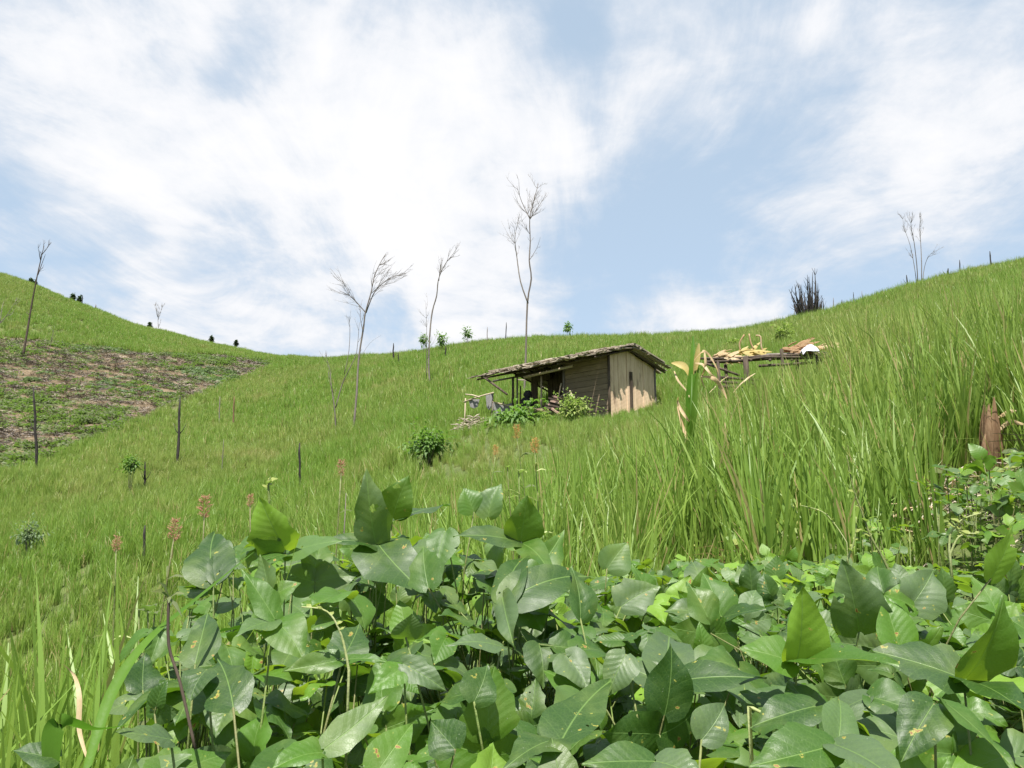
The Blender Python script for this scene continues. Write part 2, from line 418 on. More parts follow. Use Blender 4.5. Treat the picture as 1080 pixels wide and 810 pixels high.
M['maize'] = simple('maize_leaf', (.045, .12, .012), (.085, .18, .02), .45, 12, (1, 1, .1), .3, trans=(.12, .3, .02), c3=(.10, .16, .02), spec=.2)
M['yellowleaf'] = simple('yellowed_leaf', (.40, .33, .12), (.50, .43, .22), .6, 12, trans=(.6, .5, .08), c3=(.45, .3, .08))
M['paleshoot'] = simple('pale_shoot', (.40, .44, .18), (.52, .54, .28), .5, 30, trans=(.4, .45, .15), c3=(.25, .33, .1))
M['greycloth'] = simple('grey_cloth', (.17, .165, .16), (.26, .25, .245), .95, 40, c3=(.12, .115, .12))
M['whitecloth'] = simple('white_cloth', (.36, .36, .39), (.46, .46, .49), .9, 20, c3=(.7, .7, .74))
M['blackcloth'] = simple('black_cloth', (.018, .018, .022), (.035, .033, .035), .95, 30, c3=(.02, .02, .02))
M['stone'] = simple('stone', (.25, .21, .18), (.42, .38, .33), .9, 6, bump=.6)
M['cut'] = simple('sawn_wood', (.45, .33, .20), (.58, .45, .30), .8, 40)


def gable_fn(t):   # woven bamboo mat wall, brown, stained
    tcn = t.n.new('ShaderNodeTexCoord').outputs['Object']; r = attr(t)
    n = t.noise(t.mapping(tcn, (1, 1, .12)), 14, 6, .6)
    c = t.mix(t.ramp(n, .3, .7), (.50, .355, .235), (.66, .50, .35))
    c = t.mix(t.math('MULTIPLY', r, .16), c, (.42, .31, .21))
    st = t.ramp(t.noise(t.mapping(tcn, (1, 1, .25)), 6, 4), .56, .68)
    c = t.mix(t.math('MULTIPLY', st, .6), c, (.16, .10, .075))
    wv = t.n.new('ShaderNodeTexWave'); wv.bands_direction = 'Z'; wv.inputs['Scale'].default_value = 9; wv.inputs['Distortion'].default_value = 1.5; t.l.new(tcn, wv.inputs['Vector'])
    return pbsdf(t, c, .85, t.math('ADD', n, t.math('MULTIPLY', wv.outputs[0], .25)), .6, .012).outputs[0]


M['gable'] = mat('woven_wall', gable_fn)
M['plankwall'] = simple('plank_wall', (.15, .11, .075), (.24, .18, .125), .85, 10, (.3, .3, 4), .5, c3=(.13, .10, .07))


def soil_fn(t):
    geo = t.n.new('ShaderNodeNewGeometry').outputs['Position']; pa = attr(t, 'patch')
    n = t.noise(geo, 1.1, 9, .65); n2 = t.noise(geo, .35, 5); n3 = t.noise(geo, 9, 6, .7)
    soil = t.mix(t.ramp(n, .35, .68), (.095, .070, .042), (.18, .135, .085))
    soil = t.mix(t.ramp(n3, .58, .72), soil, (.23, .19, .13))
    soil = t.mix(t.ramp(n2, .56, .68, 0, .75), soil, (.11, .16, .05))
    field = t.mix(t.ramp(n, .3, .7), (.07, .09, .03), (.11, .14, .045))
    field = t.mix(t.ramp(n3, .55, .75), field, (.14, .11, .06))
    c = t.mix(pa, field, soil)
    return pbsdf(t, c, .95, t.math('ADD', n3, n), .8, .05, spec=.15).outputs[0]


M['ground'] = mat('hillside_ground', soil_fn)

# ------------------------------------------------------------------ the ground sheet
ai = np.concatenate([np.arange(0, 480, 8), np.arange(480, 961, 2), np.arange(968, 1440, 8)]); ri = np.arange(0, 300, 1)
ai = np.unique(ai)
nx, nr = len(ai), len(ri)
GX = XX[np.ix_(ai, ri)]; GY = YY[np.ix_(ai, ri)]; GZ = Z[np.ix_(ai, ri)]
V = np.stack([GX, GY, GZ], -1).reshape(-1, 3)
I = np.arange(nx * nr).reshape(nx, nr)
A = I; B = np.roll(I, -1, axis=0)
Q = np.stack([A[:, :-1], A[:, 1:], B[:, 1:], B[:, :-1]], -1).reshape(-1, 4)
faces = [tuple(q) for q in Q.tolist()] + [tuple(I[::-1, 0].tolist())[::-1]]
me = bpy.data.meshes.new('hillside'); me.from_pydata(V.tolist(), [], faces)
pt = inpoly(V[:, 0], V[:, 1], PATCH).astype(np.float32).reshape(nx, nr)
pt = (pt + np.roll(pt, 1, 1) + np.roll(pt, -1, 1) + np.roll(pt, 1, 0) + np.roll(pt, -1, 0)) / 5
at = me.attributes.new('patch', 'FLOAT', 'POINT'); at.data.foreach_set('value', pt.ravel())
me.materials.append(M['ground']); me.polygons.foreach_set('use_smooth', [True] * len(me.polygons)); me.update()
go = bpy.data.objects.new('hillside', me); COL.objects.link(go); tag(go, kind='structure')


# ------------------------------------------------------------------ scattering of uncountable growth
def scatter(name, variants, P, rotz, tilt, scl, idx, label):
    """variants: list of meshes; P: points"""
    c = bpy.data.collections.new(name + '_kinds')
    for i, m in enumerate(variants):
        o = bpy.data.objects.new('%s_kind_%02d' % (name, i), m); c.objects.link(o)
    me = bpy.data.meshes.new(name); n = len(P); me.vertices.add(n); me.vertices.foreach_set('co', np.asarray(P, np.float32).ravel())
    def va(nm, typ, arr, key):
        a = me.attributes.new(nm, typ, 'POINT'); a.data.foreach_set(key, np.asarray(arr).ravel())
    va('rotv', 'FLOAT_VECTOR', np.stack([tilt[:, 0], tilt[:, 1], rotz], -1).astype(np.float32), 'vector')
    va('sclv', 'FLOAT_VECTOR', np.asarray(scl, np.float32), 'vector'); va('kidx', 'INT', idx.astype(np.int32), 'value')
    o = bpy.data.objects.new(name, me); COL.objects.link(o)
    g = bpy.data.node_groups.new(name, 'GeometryNodeTree')
    g.interface.new_socket('Geometry', in_out='INPUT', socket_type='NodeSocketGeometry'); g.interface.new_socket('Geometry', in_out='OUTPUT', socket_type='NodeSocketGeometry')
    N = g.nodes; L = g.links
    gi = N.new('NodeGroupInput'); go_ = N.new('NodeGroupOutput'); ip = N.new('GeometryNodeInstanceOnPoints'); ci = N.new('GeometryNodeCollectionInfo')
    ci.inputs['Collection'].default_value = c; ci.inputs['Separate Children'].default_value = True; ci.inputs['Reset Children'].default_value = True
    def na(nm, typ):
        a = N.new('GeometryNodeInputNamedAttribute'); a.data_type = typ; a.inputs['Name'].default_value = nm; return a.outputs['Attribute']
    ip.inputs['Pick Instance'].default_value = True
    e2r = N.new('FunctionNodeEulerToRotation'); L.new(na('rotv', 'FLOAT_VECTOR'), e2r.inputs[0])
    L.new(gi.outputs[0], ip.inputs['Points']); L.new(ci.outputs[0], ip.inputs['Instance']); L.new(na('kidx', 'INT'), ip.inputs['Instance Index'])
    L.new(e2r.outputs[0], ip.inputs['Rotation']); L.new(na('sclv', 'FLOAT_VECTOR'), ip.inputs['Scale']); L.new(ip.outputs[0], go_.inputs[0])
    md = o.modifiers.new('scatter', 'NODES'); md.node_group = g
    return tag(o, label, None, None, 'stuff')


def rice_clump(nb, segs, h, w, spread, base, seed, droop=.35):
    random.seed(seed); m = MB()
    for i in range(nb):
        a = random.uniform(0, 2 * math.pi); br = base * math.sqrt(random.random())
        bx, by = br * math.cos(random.uniform(0, 6.28)), br * math.sin(random.uniform(0, 6.28))
        H = h * random.uniform(.6, 1.12); lean = random.uniform(.03, spread) ; dr = droop * random.random() ** 1.6
        da = Vector((math.cos(a), math.sin(a), 0)); pts = []
        for k in range(segs + 1):
            s_ = k / segs; out = lean * s_ + dr * s_ ** 3 * .8
            pts.append(Vector((bx, by, -.04)) + da * out * H + Vector((0, 0, H * (s_ - .45 * dr * s_ ** 4))))
        ww = [w * random.uniform(.7, 1.2) * x for x in ([.55] + [1.0 if k / segs < .6 else 1.0 - (k / segs - .6) / .4 * .93 for k in range(1, segs + 1)])]
        tw = random.uniform(-1.2, 1.2)
        sd_ = Vector((-da.y, da.x, 0)) if random.random() < .6 else Vector((random.uniform(-1, 1), random.uniform(-1, 1), 0)).normalized()
        m.strip(pts, sd_, ww, rnd=random.random(), twist=tw)
    return m.mesh('rice', M['rice'])


def field_points(r0, r1, dens, az0=-46, az1=46, seed=1, jit=True):
    g = np.random.default_rng(seed); area = .5 * R(az1 - az0) * (r1 * r1 - r0 * r0); n = int(area * dens)
    a = g.uniform(R(az0), R(az1), n); r = np.sqrt(g.uniform(r0 * r0, r1 * r1, n)); return np.sin(a) * r, np.cos(a) * r, g


HUT_R = 20.0
hc = unp(643, 445, HUT_R); KX, KY = hc.x, hc.y
AV = Vector((-.70, .714, 0)).normalized(); GV = Vector((.714, .70, 0)).normalized()


def keep_rice(x, y):
    px = 540 + 840 * x / np.maximum(y, .2); rr = np.hypot(x, y)
    k = ~inpoly(x, y, PATCH) & ~inpoly(x, y, BEAN) & ~((px > 1010) & (px < 1088) & (rr < 4.75))
    u = (x - KX) * AV.x + (y - KY) * AV.y; w = (x - KX) * GV.x + (y - KY) * GV.y
    k &= ~((u > -.3) & (u < 5.4) & (w > -1.0) & (w < 2.2))
    return k


def thin_mask(x, y, g):   # patchy gaps near the beans on the right where weeds grow
    r = np.hypot(x, y); p = np.where((r < 4.2) & (x > .3), .45, 1.0)
    return g.random(len(x)) < p


def lay(name, variants, bands, label, hfun=None):
    P = []; RZ = []; TL = []; SC = []; IX = []
    for (r0, r1, dens, ws, seed, lo, hi) in bands:
        x, y, g = field_points(r0, r1, dens, seed=seed)
        k = keep_rice(x, y) & thin_mask(x, y, g); x = x[k]; y = y[k]; z = ground(x, y)
        n = len(x); s = g.uniform(.72, 1.15, n) * (1 + .12 * np.sin(x * .7 + 2 * np.sin(y * .4)))
        if hfun is not None: s *= hfun(x, y)
        P.append(np.stack([x, y, z], -1)); RZ.append(g.uniform(0, 6.28, n))
        TL.append(g.normal(0, .035, (n, 2)) + np.stack([.10 * np.sin(x * .8 + y * .5), .04 + .10 * np.sin(y * .7 - x * .3)], -1)); SC.append(np.stack([s * ws, s * ws, s], -1)); IX.append(g.integers(lo, hi, n))
    return scatter(name, variants, np.concatenate(P), np.concatenate(RZ), np.concatenate(TL), np.concatenate(SC), np.concatenate(IX), label)


KN = [rice_clump(28, 7, .92, .0070, .18, .07, 100 + i, .30) for i in range(7)]
KM = [rice_clump(34, 4, .86, .0085, .19, .13, 200 + i, .35) for i in range(6)]
KF = [rice_clump(44, 3, .80, .013, .22, .28, 300 + i, .3) for i in range(6)]


def rice_h(x, y):
    r = np.hypot(x, y); px = 540 + 840 * x / np.maximum(y, .2)
    h = np.where(px < 300, np.interp(r, [.7, 1.2, 2.0, 2.8, 4, 8, 15], [.9, 1.05, 1.08, .95, .75, .65, .62]), np.interp(r, [2, 5, 9, 16], [.72, .95, .95, .85]))
    h = h * np.where((px > 440) & (px < 705), np.interp(r, [4.5, 8, 12, 20, 25], [1, .62, .46, .36, 1]), 1.0)
    h = h * np.where((px >= 705) & (px < 900), np.interp(r, [4.5, 8, 17, 20], [1, .70, .62, 1]), 1.0)
    return h


lay('rice_field', KN + KM + KF, [(1.0, 2.6, 80, 1.2, 9, 0, 7), (2.6, 11, 50, 1.0, 1, 0, 7), (11, 32, 24, 1.0, 2, 7, 13), (32, 112, 9, 1.0, 3, 13, 19)],
    'bright green rice covering the hillside right up to the ridge', rice_h)

# --- low growth on the cleared patch
def tuft(seed, mt, n, h, leaf, spread):
    random.seed(seed); m = MB()
    for i in range(n):
        a = random.uniform(0, 6.28); r = spread * math.sqrt(random.random()); p = Vector((r * math.cos(a), r * math.sin(a), h * random.random() * (1 - r / spread * .6)))
        d = Vector((math.cos(a + random.uniform(-1, 1)), math.sin(a + random.uniform(-1, 1)), random.uniform(-.2, .9))).normalized()
        l = leaf * random.uniform(.6, 1.3); q = d.orthogonal().normalized()
        m.strip([p, p + d * l * .5, p + d * l - Vector((0, 0, l * .2))], q, [l * .12, l * .32, l * .02])
    return m.mesh('tuft', mt)


def straw(seed, mt, n, l0, sp=.3, w_=.014):
    if sp < .25: w_ = .0028; n = n * 3
    random.seed(seed); m = MB()
    for i in range(n):
        p = Vector((random.uniform(-sp, sp), random.uniform(-sp, sp), random.uniform(0, .1))); a = random.uniform(0, 6.28); l = l0 * random.uniform(.5, 1.4)
        d = Vector((math.cos(a), math.sin(a), random.uniform(-.1, .45))) * l
        m.strip([p, p + d * .5 + Vector((0, 0, .03)), p + d], (-d.y, d.x, .2), [w_ * .6, w_, w_ * .3])
    return m.mesh('straw', mt)


def rocks(seed):
    random.seed(seed); m = MB()
    for i in range(5):
        c = Vector((random.uniform(-.3, .3), random.uniform(-.3, .3), 0)); s = random.uniform(.03, .10); vs = []; n = 7
        for k, (zz_, rr) in enumerate(((-.5, .8), (.2, 1), (.7, .55))):
            for j in range(n):
                a = 6.283 * j / n; q = rr * s * random.uniform(.75, 1.2); vs.append(c + Vector((math.cos(a) * q, math.sin(a) * q, zz_ * s)))
        fs = [(k * n + j, k * n + (j + 1) % n, (k + 1) * n + (j + 1) % n, (k + 1) * n + j) for k in range(2) for j in range(n)] + [tuple(2 * n + j for j in range(n))]
        m.add(vs, fs, None, random.random())
    return m.mesh('rocks', M['stone'], False)


tv = [tuft(1, M['weed'], 60, .35, .16, .35), tuft(2, M['greyweed'], 50, .22, .2, .4), tuft(3, M['weed'], 45, .25, .12, .3), straw(4, M['deadwood'], 30, .35), straw(5, M['bark'], 26, .3), rocks(6), tuft(7, M['weed'], 90, .6, .14, .4), straw(8, M['deadwood'], 16, .5)]
x, y, g = field_points(30, 78, 10, -46, -8, seed=11)
k = inpoly(x, y, PATCH); x = x[k]; y = y[k]; n = len(x)
gn = np.array([mnoise.noise(Vector((a * .22, b * .22, 3.3))) for a, b in zip(x, y)])
gn2 = np.array([mnoise.noise(Vector((a * .12, b * .12, 9.3))) for a, b in zip(x, y)])
green = g.random(n) < np.clip(.28 + gn * 1.6, .04, .85)
ix = np.where(green, np.where(gn2 > .05, g.choice([1, 1, 0, 2], n), g.choice([0, 2, 6, 0], n)), g.choice([3, 4, 5, 7, 3, 2], n))
s = g.uniform(.4, 1.1, n)
scatter('weed_cover', tv, np.stack([x, y, ground(x, y)], -1), g.uniform(0, 6.28, n), g.normal(0, .1, (n, 2)), np.stack([s, s, s * .8], -1), ix, 'patchy weeds, dry straw and stones on the cleared brown slope at the left')

# --- weeds and straw between the beans and the rice on the right
tw = [tuft(21, M['lightbush'], 34, .22, .05, .13), tuft(22, M['weed'], 36, .25, .05, .14), straw(23, M['dryleaf'], 14, .16, .12), rice_clump(16, 5, .34, .0028, .7, .05, 24, .9), tuft(25, M['bush'], 30, .2, .06, .14), straw(26, M['bark'], 14, .18, .12)]
x, y, g = field_points(1.9, 4.6, 60, -2, 44, seed=12)
rr = np.hypot(x, y); bd = inpoly(x, y, BEAN); px_ = 540 + 840 * x / y
k = ((~bd) & (g.random(len(x)) < np.interp(px_, [560, 800, 1100], [.55, .8, 1.0]))) | (bd & (rr > 2.4) & (g.random(len(x)) < .45)); x = x[k]; y = y[k]; n = len(x); s = g.uniform(.7, 1.5, n)
scatter('undergrowth', tw, np.stack([x, y, ground(x, y)], -1), g.uniform(0, 6.28, n), g.normal(0, .15, (n, 2)), np.stack([s, s, s], -1), g.choice([0, 0, 1, 1, 2, 3, 3, 4, 5], n), 'tangled weeds, vine ends and dry straw at the edge of the rice')
# litter under the beans
x, y, g = field_points(.45, 2.6, 90, -48, 48, seed=13); k = inpoly(x, y, BEAN); x = x[k]; y = y[k]; n = len(x); s = g.uniform(.6, 1.2, n)
scatter('litter', [straw(31, M['bark'], 12, .14, .1), straw(32, M['deadwood'], 10, .16, .1), straw(33, M['bark'], 10, .1, .1)], np.stack([x, y, ground(x, y)], -1), g.uniform(0, 6.28, n), g.normal(0, .2, (n, 2)), np.stack([s, s, s], -1), g.integers(0, 3, n), 'dry leaves and twigs on the dark soil beneath the beans')

# ------------------------------------------------------------------ bean plants
WT = [(0, .16), (.03, .52), (.08, .76), (.15, .91), (.24, 1.0), (.33, .99), (.44, .92), (.56, .79), (.68, .60), (.80, .38), (.90, .19), (1.0, .0)]


def leaflet(m, base, d, n, L, wr, fold=.25, bend=.5, asym=0.0, rnd=None, wave=None, hi=True):
    """an ovate leaflet; wr = half width / length; bend curls the tip away from the normal"""
    d = d.normalized(); n = (n - d * n.dot(d)).normalized(); sd_ = d.cross(n); rnd = random.random() if rnd is None else rnd
    wave = random.uniform(.02, .085) if wave is None else wave; ph = random.uniform(0, 6.28)
    jag = random.random() ** 2 * .16
    nc = 4 if hi else 2; vs = []; uv = []; rows = len(WT) if hi else 8
    T = [w_[0] for w_ in WT] if hi else [0, .06, .2, .36, .55, .75, .9, 1.0]
    ang = 0; p = Vector(base); pt_ = 0; side_bend = random.uniform(-.5, .5)
    for i, tt in enumerate(T):
        w = np.interp(tt, [a[0] for a in WT], [a[1] for a in WT]) * wr * L
        th = bend * (tt - .15); dl = (tt - pt_) * L; pt_ = tt
        dd = (d * math.cos(th) - n * math.sin(th)); nn = (n * math.cos(th) + d * math.sin(th))
        p = p + dd * dl
        for c in range(-nc, nc + 1):
            u = c / nc; wx = w * u * (1 + asym * (1 if u > 0 else -1)) * (1 + jag * math.sin(tt * 19 + ph * (1 if u > 0 else 2)) * abs(u))
            cur = fold * abs(wx) - .9 * abs(wx) * abs(u) * fold * .7
            zz_ = cur + wave * L * abs(u) ** 1.5 * math.sin(tt * 9 + ph + (1.7 if u > 0 else 0)) + (.003 * L * math.sin((tt - abs(u) * wr * .95) / .125 * 6.283) * (1 - abs(u)) * abs(u) * 4 if hi else 0)
            back_ = -.09 * L * abs(u) ** 2 * math.exp(-tt * 8)      # heart-shaped base
            vs.append(p + sd_ * wx + nn * zz_ + dd * back_ + sd_ * side_bend * L * tt * tt * .3)
            uv.append((.5 + wx / L, tt))
    k = 2 * nc + 1
    fs = [(i * k + c, i * k + c + 1, (i + 1) * k + c + 1, (i + 1) * k + c) for i in range(rows - 1) for c in range(k - 1)]
    m.add(vs, fs, uv, rnd)


def trifoliate(m, ms, P, h, n, L, rnd=None, hi=True):
    h = (h - n * h.dot(n)).normalized(); sd_ = h.cross(n); q = P + h * L * .28
    ms.tube([P, q], .0012 if hi else .0014, 4, cap=False)
    rnd = random.random() if rnd is None else rnd
    for s_, base in ((0, q), (-1, P), (1, P)):
        a = R(random.uniform(62, 88)) * s_ + R(random.uniform(-12, 12))
        dd = h * math.cos(a) + sd_ * math.sin(a)
        nn = (n + sd_ * s_ * random.uniform(-.25, .5) + Vector((random.uniform(-.3, .3), random.uniform(-.3, .3), 0))).normalized()
        dd = dd - n * random.uniform(-.15, .45)
        leaflet(m, base, dd, nn, L * (1.0 if s_ == 0 else random.uniform(.85, 1.0)), random.uniform(.37, .46), random.uniform(.05, .6), random.uniform(.0, 1.0), .12 * s_, min(1, max(0, rnd + random.uniform(-.12, .12))), hi=hi)


# plant centres (px, r, label)
BP = [
    (215, 1.22, 'bean plant at the left end of the beans beside the long arching grass blade'),
    (222, 1.62, 'bean plant with one grey ragged-tipped leaf standing alone against the rice'),
    (300, 1.62, 'bean plant with bright backlit yellow-green top leaf left of the dark upright leaf'),
    (405, 1.60, 'bean plant with a dark pointed leaf standing upright above the rest'),
    (318, 1.12, 'bean plant with a light green three-part leaf over a dark gap, low at the left'),
    (300, .88, 'bean plant in the bottom left corner of the bean patch'),
    (440, 1.02, 'bean plant with long hanging narrow leaves below the dark upright leaf'),
    (500, 1.55, 'bean plant with pale curled leaves between the dark upright leaf and the round leaf'),
    (565, 1.52, 'bean plant with a round dark green leaf above a broad grey three-part leaf'),
    (595, .95, 'bean plant with a big round grey leaf low in the middle of the picture'),
    (700, 1.15, 'bean plant with a broad grey three-part leaf spreading right of the middle'),
    (690, .86, 'bean plant at the bottom edge just right of the middle'),
    (640, 1.90, 'bean plant behind the broad grey leaves at the foot of the rice'),
    (845, 1.15, 'bean plant with a bright translucent upright leaf over two side leaves'),
    (885, .88, 'bean plant at the bottom edge with three leaves around a small yellow bud'),
    (905, 1.50, 'bean plant with one large dark green pointed leaf facing the camera'),
    (1030, 1.12, 'bean plant at the right edge with a big eaten hole in its leaf'),
    (770, 1.80, 'bean plant with small fresh leaves behind the grey leaf and the translucent leaf'),
    (1075, 1.75, 'bean plant with a bright leaf rising against the weeds at the right edge'),
    (1010, .80, 'bean plant in the bottom right corner'),
]
plants = []
for (px, r, lab) in BP:
    gx, gy = gp(px, r); plants.append(dict(c=Vector((gx, gy, gz(gx, gy))), lab=lab, m=MB(), s=MB(), starts=[]))


def nearest(p):
    return min(plants, key=lambda q: (q['c'].x - p.x) ** 2 + (q['c'].y - p.y) ** 2)


def petiole(pl, P, ms, rad=.0017):
    c = pl['c']; H = P.z - c.z
    if pl['starts'] and random.random() < .8:
        st = min(random.sample(pl['starts'], min(4, len(pl['starts']))), key=lambda q: (q - P).length)
    else:
        f = random.uniform(.25, .6); st = Vector((c.x + (P.x - c.x) * f, c.y + (P.y - c.y) * f, c.z + H * random.uniform(.45, .75)))
        if st.z < gz(st.x, st.y): st.z = gz(st.x, st.y) + .03
        mid = (c + st) * .5 + Vector((random.uniform(-.05, .05), random.uniform(-.05, .05), .02))
        ms.tube([c - Vector((0, 0, .03)), mid, st, st + (P - st) * .3], [.004, .0035, .003, .002], 6)
        pl['starts'].append(st)
    mid = (st + P) * .5 + Vector((random.uniform(-.07, .07), random.uniform(-.05, .05), random.uniform(-.07, .03)))
    q = [st * (1 - a) ** 2 + mid * 2 * a * (1 - a) + P * a * a for a in (0, .25, .5, .75, 1)]
    ms.tube(q, [rad * 1.2, rad, rad * .9, rad * .85, rad * .8], 5)


CAM_N = Vector((0, -1, .15))
# leaflets that carry the picture: base px, tip px, distance, tip distance change, half width px, normal hint, tone
HERO = [
    (397, 575, 380, 501, 1.50, .02, 19, (.35, -1, .1), .30), (399, 574, 436, 626, 1.50, -.12, 30, (-.1, -.55, .85), .1), (414, 546, 425, 503, 1.6, .02, 20, (-.1, -1, .1), .55),
    (418, 548, 461, 527, 1.6, .15, 15, (0, -.3, 1), .05), (400, 578, 352, 560, 1.5, -.02, 17, (0, -.5, .9), .1), (549, 571, 556, 524, 1.5, .02, 21, (.1, -1, .15), .5), (549, 572, 488, 556, 1.5, -.06, 20, (0, -.6, .85), .05),
    (549, 573, 590, 590, 1.5, -.1, 16, (.1, -.5, .85), .4), (533, 634, 541, 571, 1.3, .14, 21, (-.35, -.7, .6), .12), (535, 634, 616, 583, 1.3, .06, 27, (.15, -.7, .75), .1), (530, 630, 540, 676, 1.3, -.1, 15, (-.5, -.7, .3), .3),
    (612, 652, 611, 596, 1.3, .04, 17, (.6, -.9, .2), .2), (529, 682, 478, 667, 1.18, -.04, 13, (0, -.5, .8), .3), (592, 782, 629, 709, .95, .12, 30, (-.25, -.75, .7), .12), (588, 780, 540, 790, .95, -.06, 24, (-.3, -.5, .85), .08),
    (702, 720, 706, 644, 1.15, .12, 27, (.1, -.75, .7), .06), (703, 721, 800, 704, 1.15, -.02, 24, (.1, -.55, .9), .08), (701, 722, 636, 689, 1.15, .02, 17, (-.2, -.5, .85), .06),
    (840, 698, 854, 626, 1.12, -.01, 24, (.2, -1, -.15), .93), (842, 699, 926, 687, 1.12, -.08, 26, (.15, -.6, .8), .5), (838, 699, 786, 680, 1.12, -.02, 25, (-.1, -.6, .85), .7),
    (906, 666, 898, 596, 1.35, .05, 27, (-.1, -1, .35), .22), (1016, 716, 927, 684, 1.1, -.02, 30, (-.1, -.55, .85), .05), (1017, 716, 1075, 650, 1.1, -.02, 24, (.1, -1, .1), .5), (1018, 717, 1084, 735, 1.1, -.08, 24, (.1, -.5, .9), .1),
    (880, 786, 804, 809, .88, -.06, 26, (-.1, -.6, .85), .35), (882, 786, 962, 817, .88, -.06, 24, (.1, -.6, .85), .3), (884, 781, 891, 726, .90, .05, 19, (.1, -.9, .5), .6), (985, 742, 952, 792, .92, -.05, 22, (0, -.6, .8), .1),
    (998, 742, 1074, 802, .92, -.04, 15, (.5, -.7, .5), .4), (690, 803, 620, 802, .86, -.03, 20, (-.1, -.6, .85), .2), (692, 803, 742, 815, .86, -.03, 20, (.1, -.6, .85), .3),
    (301, 580, 272, 529, 1.5, -.02, 23, (.2, -1, -.2), .95), (294, 575, 266, 570, 1.5, .01, 10, (0, -1, .4), .3), (305, 583, 353, 565, 1.5, -.05, 19, (.1, -.6, .8), .75), (302, 584, 268, 592, 1.5, -.05, 15, (-.1, -.5, .9), .35),
    (225, 613, 213, 556, 1.45, .08, 25, (.1, -.75, .7), .04), (228, 612, 247, 575, 1.45, .08, 13, (.3, -.6, .8), .04), (289, 655, 247, 661, 1.12, -.04, 15, (-.1, -.6, .8), .6), (290, 653, 258, 600, 1.12, .02, 14, (.6, -.8, .3), .55), (291, 656, 324, 681, 1.12, -.05, 22, (.15, -.7, .7), .55),
    (362, 694, 385, 656, 1.08, .05, 21, (.1, -.8, .6), .1), (360, 696, 302, 707, 1.08, -.02, 12, (-.1, -.8, .4), .4), (364, 696, 402, 691, 1.08, -.03, 7, (.1, -.3, .4), .5), (426, 704, 390, 723, 1.05, -.03, 14, (0, -.8, .5), .8), (425, 700, 470, 724, 1.05, -.02, 14, (.4, -.8, .3), .3),
    (428, 672, 436, 652, 1.05, -.02, 18, (.4, -.8, .3), .3), (340, 794, 291, 796, .9, -.03, 16, (-.1, -.6, .7), .65), (342, 790, 412, 740, .9, .02, 17, (.1, -.8, .5), .6), (395, 818, 436, 758, .88, .03, 20, (.2, -.9, .4), .8),
    (246, 746, 238, 684, 1.0, .08, 24, (-.1, -.7, .7), .03), (218, 706, 196, 730, 1.05, -.03, 17, (-.1, -.5, .8), .05), (206, 700, 222, 640, 1.15, .06, 20, (-.2, -.7, .6), .05), (470, 560, 455, 600, 1.5, -.05, 17, (0, -.7, .7), .4), (500, 540, 490, 515, 1.6, 0, 18, (.4, -.9, 0), .55), (515, 545, 520, 508, 1.6, 0, 16, (-.3, -.9, 0), .6),
    (452, 620, 442, 575, 1.35, 0.04, 20, (-.3, -.8, .4), .35), (560, 610, 600, 560, 1.6, .05, 16, (.3, -.8, .4), .5), (1045, 610, 1075, 560, 1.5, 0, 17, (.4, -.9, 0), .9), (760, 650, 745, 600, 1.5, .02, 20, (.2, -.9, .3), .5), (760, 652, 800, 640, 1.5, -.05, 18, (.1, -.6, .8), .1),
    (640, 600, 660, 570, 1.9, .02, 18, (.2, -.9, .3), .6), (655, 640, 690, 612, 1.6, .02, 20, (.2, -.7, .5), .3), (960, 640, 990, 600, 1.5, .02, 22, (.2, -.8, .5), .3), (965, 640, 935, 625, 1.5, -.03, 16, (-.2, -.7, .6), .7), (860, 745, 800, 760, 1.0, -.05, 22, (-.1, -.5, .8), .1),
    (740, 780, 770, 745, .95, .02, 20, (.2, -.8, .4), .15), (480, 790, 455, 760, .92, .02, 22, (-.2, -.8, .4), .1), (500, 740, 520, 700, 1.0, .02, 20, (.3, -.7, .4), .2), (660, 690, 640, 730, 1.1, -.03, 18, (0, -.7, .6), .3), (180, 780, 130, 770, .95, -.02, 18, (-.1, -.5, .85), .06), (60, 800, 15, 792, .9, 0, 14, (0, -.6, .8), .05)]
random.seed(21)
hero_c = []
lastbase = None
for (bx, by, tx, ty, r, dr, hw, nh, tone) in HERO:
    b_ = unp(bx, by, r); tp = unp(tx, ty, r + dr); d = tp - b_; L = d.length * 1.06; pl = nearest(b_)
    w = hw * r / F * 1.0
    if nh[1] == -1: tp = unp(tx, ty, r - .55 * math.hypot(tx - bx, ty - by) * r / F); nh = (nh[0], -1, -.6); d = tp - b_; L = d.length
    leaflet(pl['m'], b_, d, Vector(nh), L, w / L, random.uniform(.15, .7), random.uniform(.15, .8), random.uniform(-.15, .15), tone, random.uniform(.02, .055))
    if lastbase is None or (lastbase - b_).length > .03: petiole(pl, b_, pl['s'])
    lastbase = b_
    hero_c.append(((bx + tx) / 2, (by + ty) / 2, r, max(hw, math.hypot(bx - tx, by - ty) / 2)))
HC = np.array(hero_c)


def canopy_z(x, y):
    r = math.hypot(x, y); px = 540 + 840 * x / y
    zr = np.interp(r, [.4, .85, 1.1, 1.5, 2, 3, 4], [-.42, -.30, -.235, -.18, -.155, -.13, -.0])
    zl = np.interp(r, [.4, .85, 1.1, 1.35, 1.6, 1.8, 2.1], [-.42, -.30, -.235, -.13, -.03, -.05, -.4])
    zl0 = np.interp(r, [.4, .85, 1.25, 1.5, 1.7], [-.42, -.33, -.19, -.13, -.5])
    z = zl0 if px < 160 else (zl0 + (zl - zl0) * min(1, (px - 160) / 90)) if px < 250 else zl if px < 560 else zl + (zr - zl) * min(1, (px - 560) / 70)
    return max(float(z), gz(x, y) + ((.40 + .12 * math.sin(x * 5.1 + 1.3 * math.sin(y * 4.3))) if px > 560 else .2))


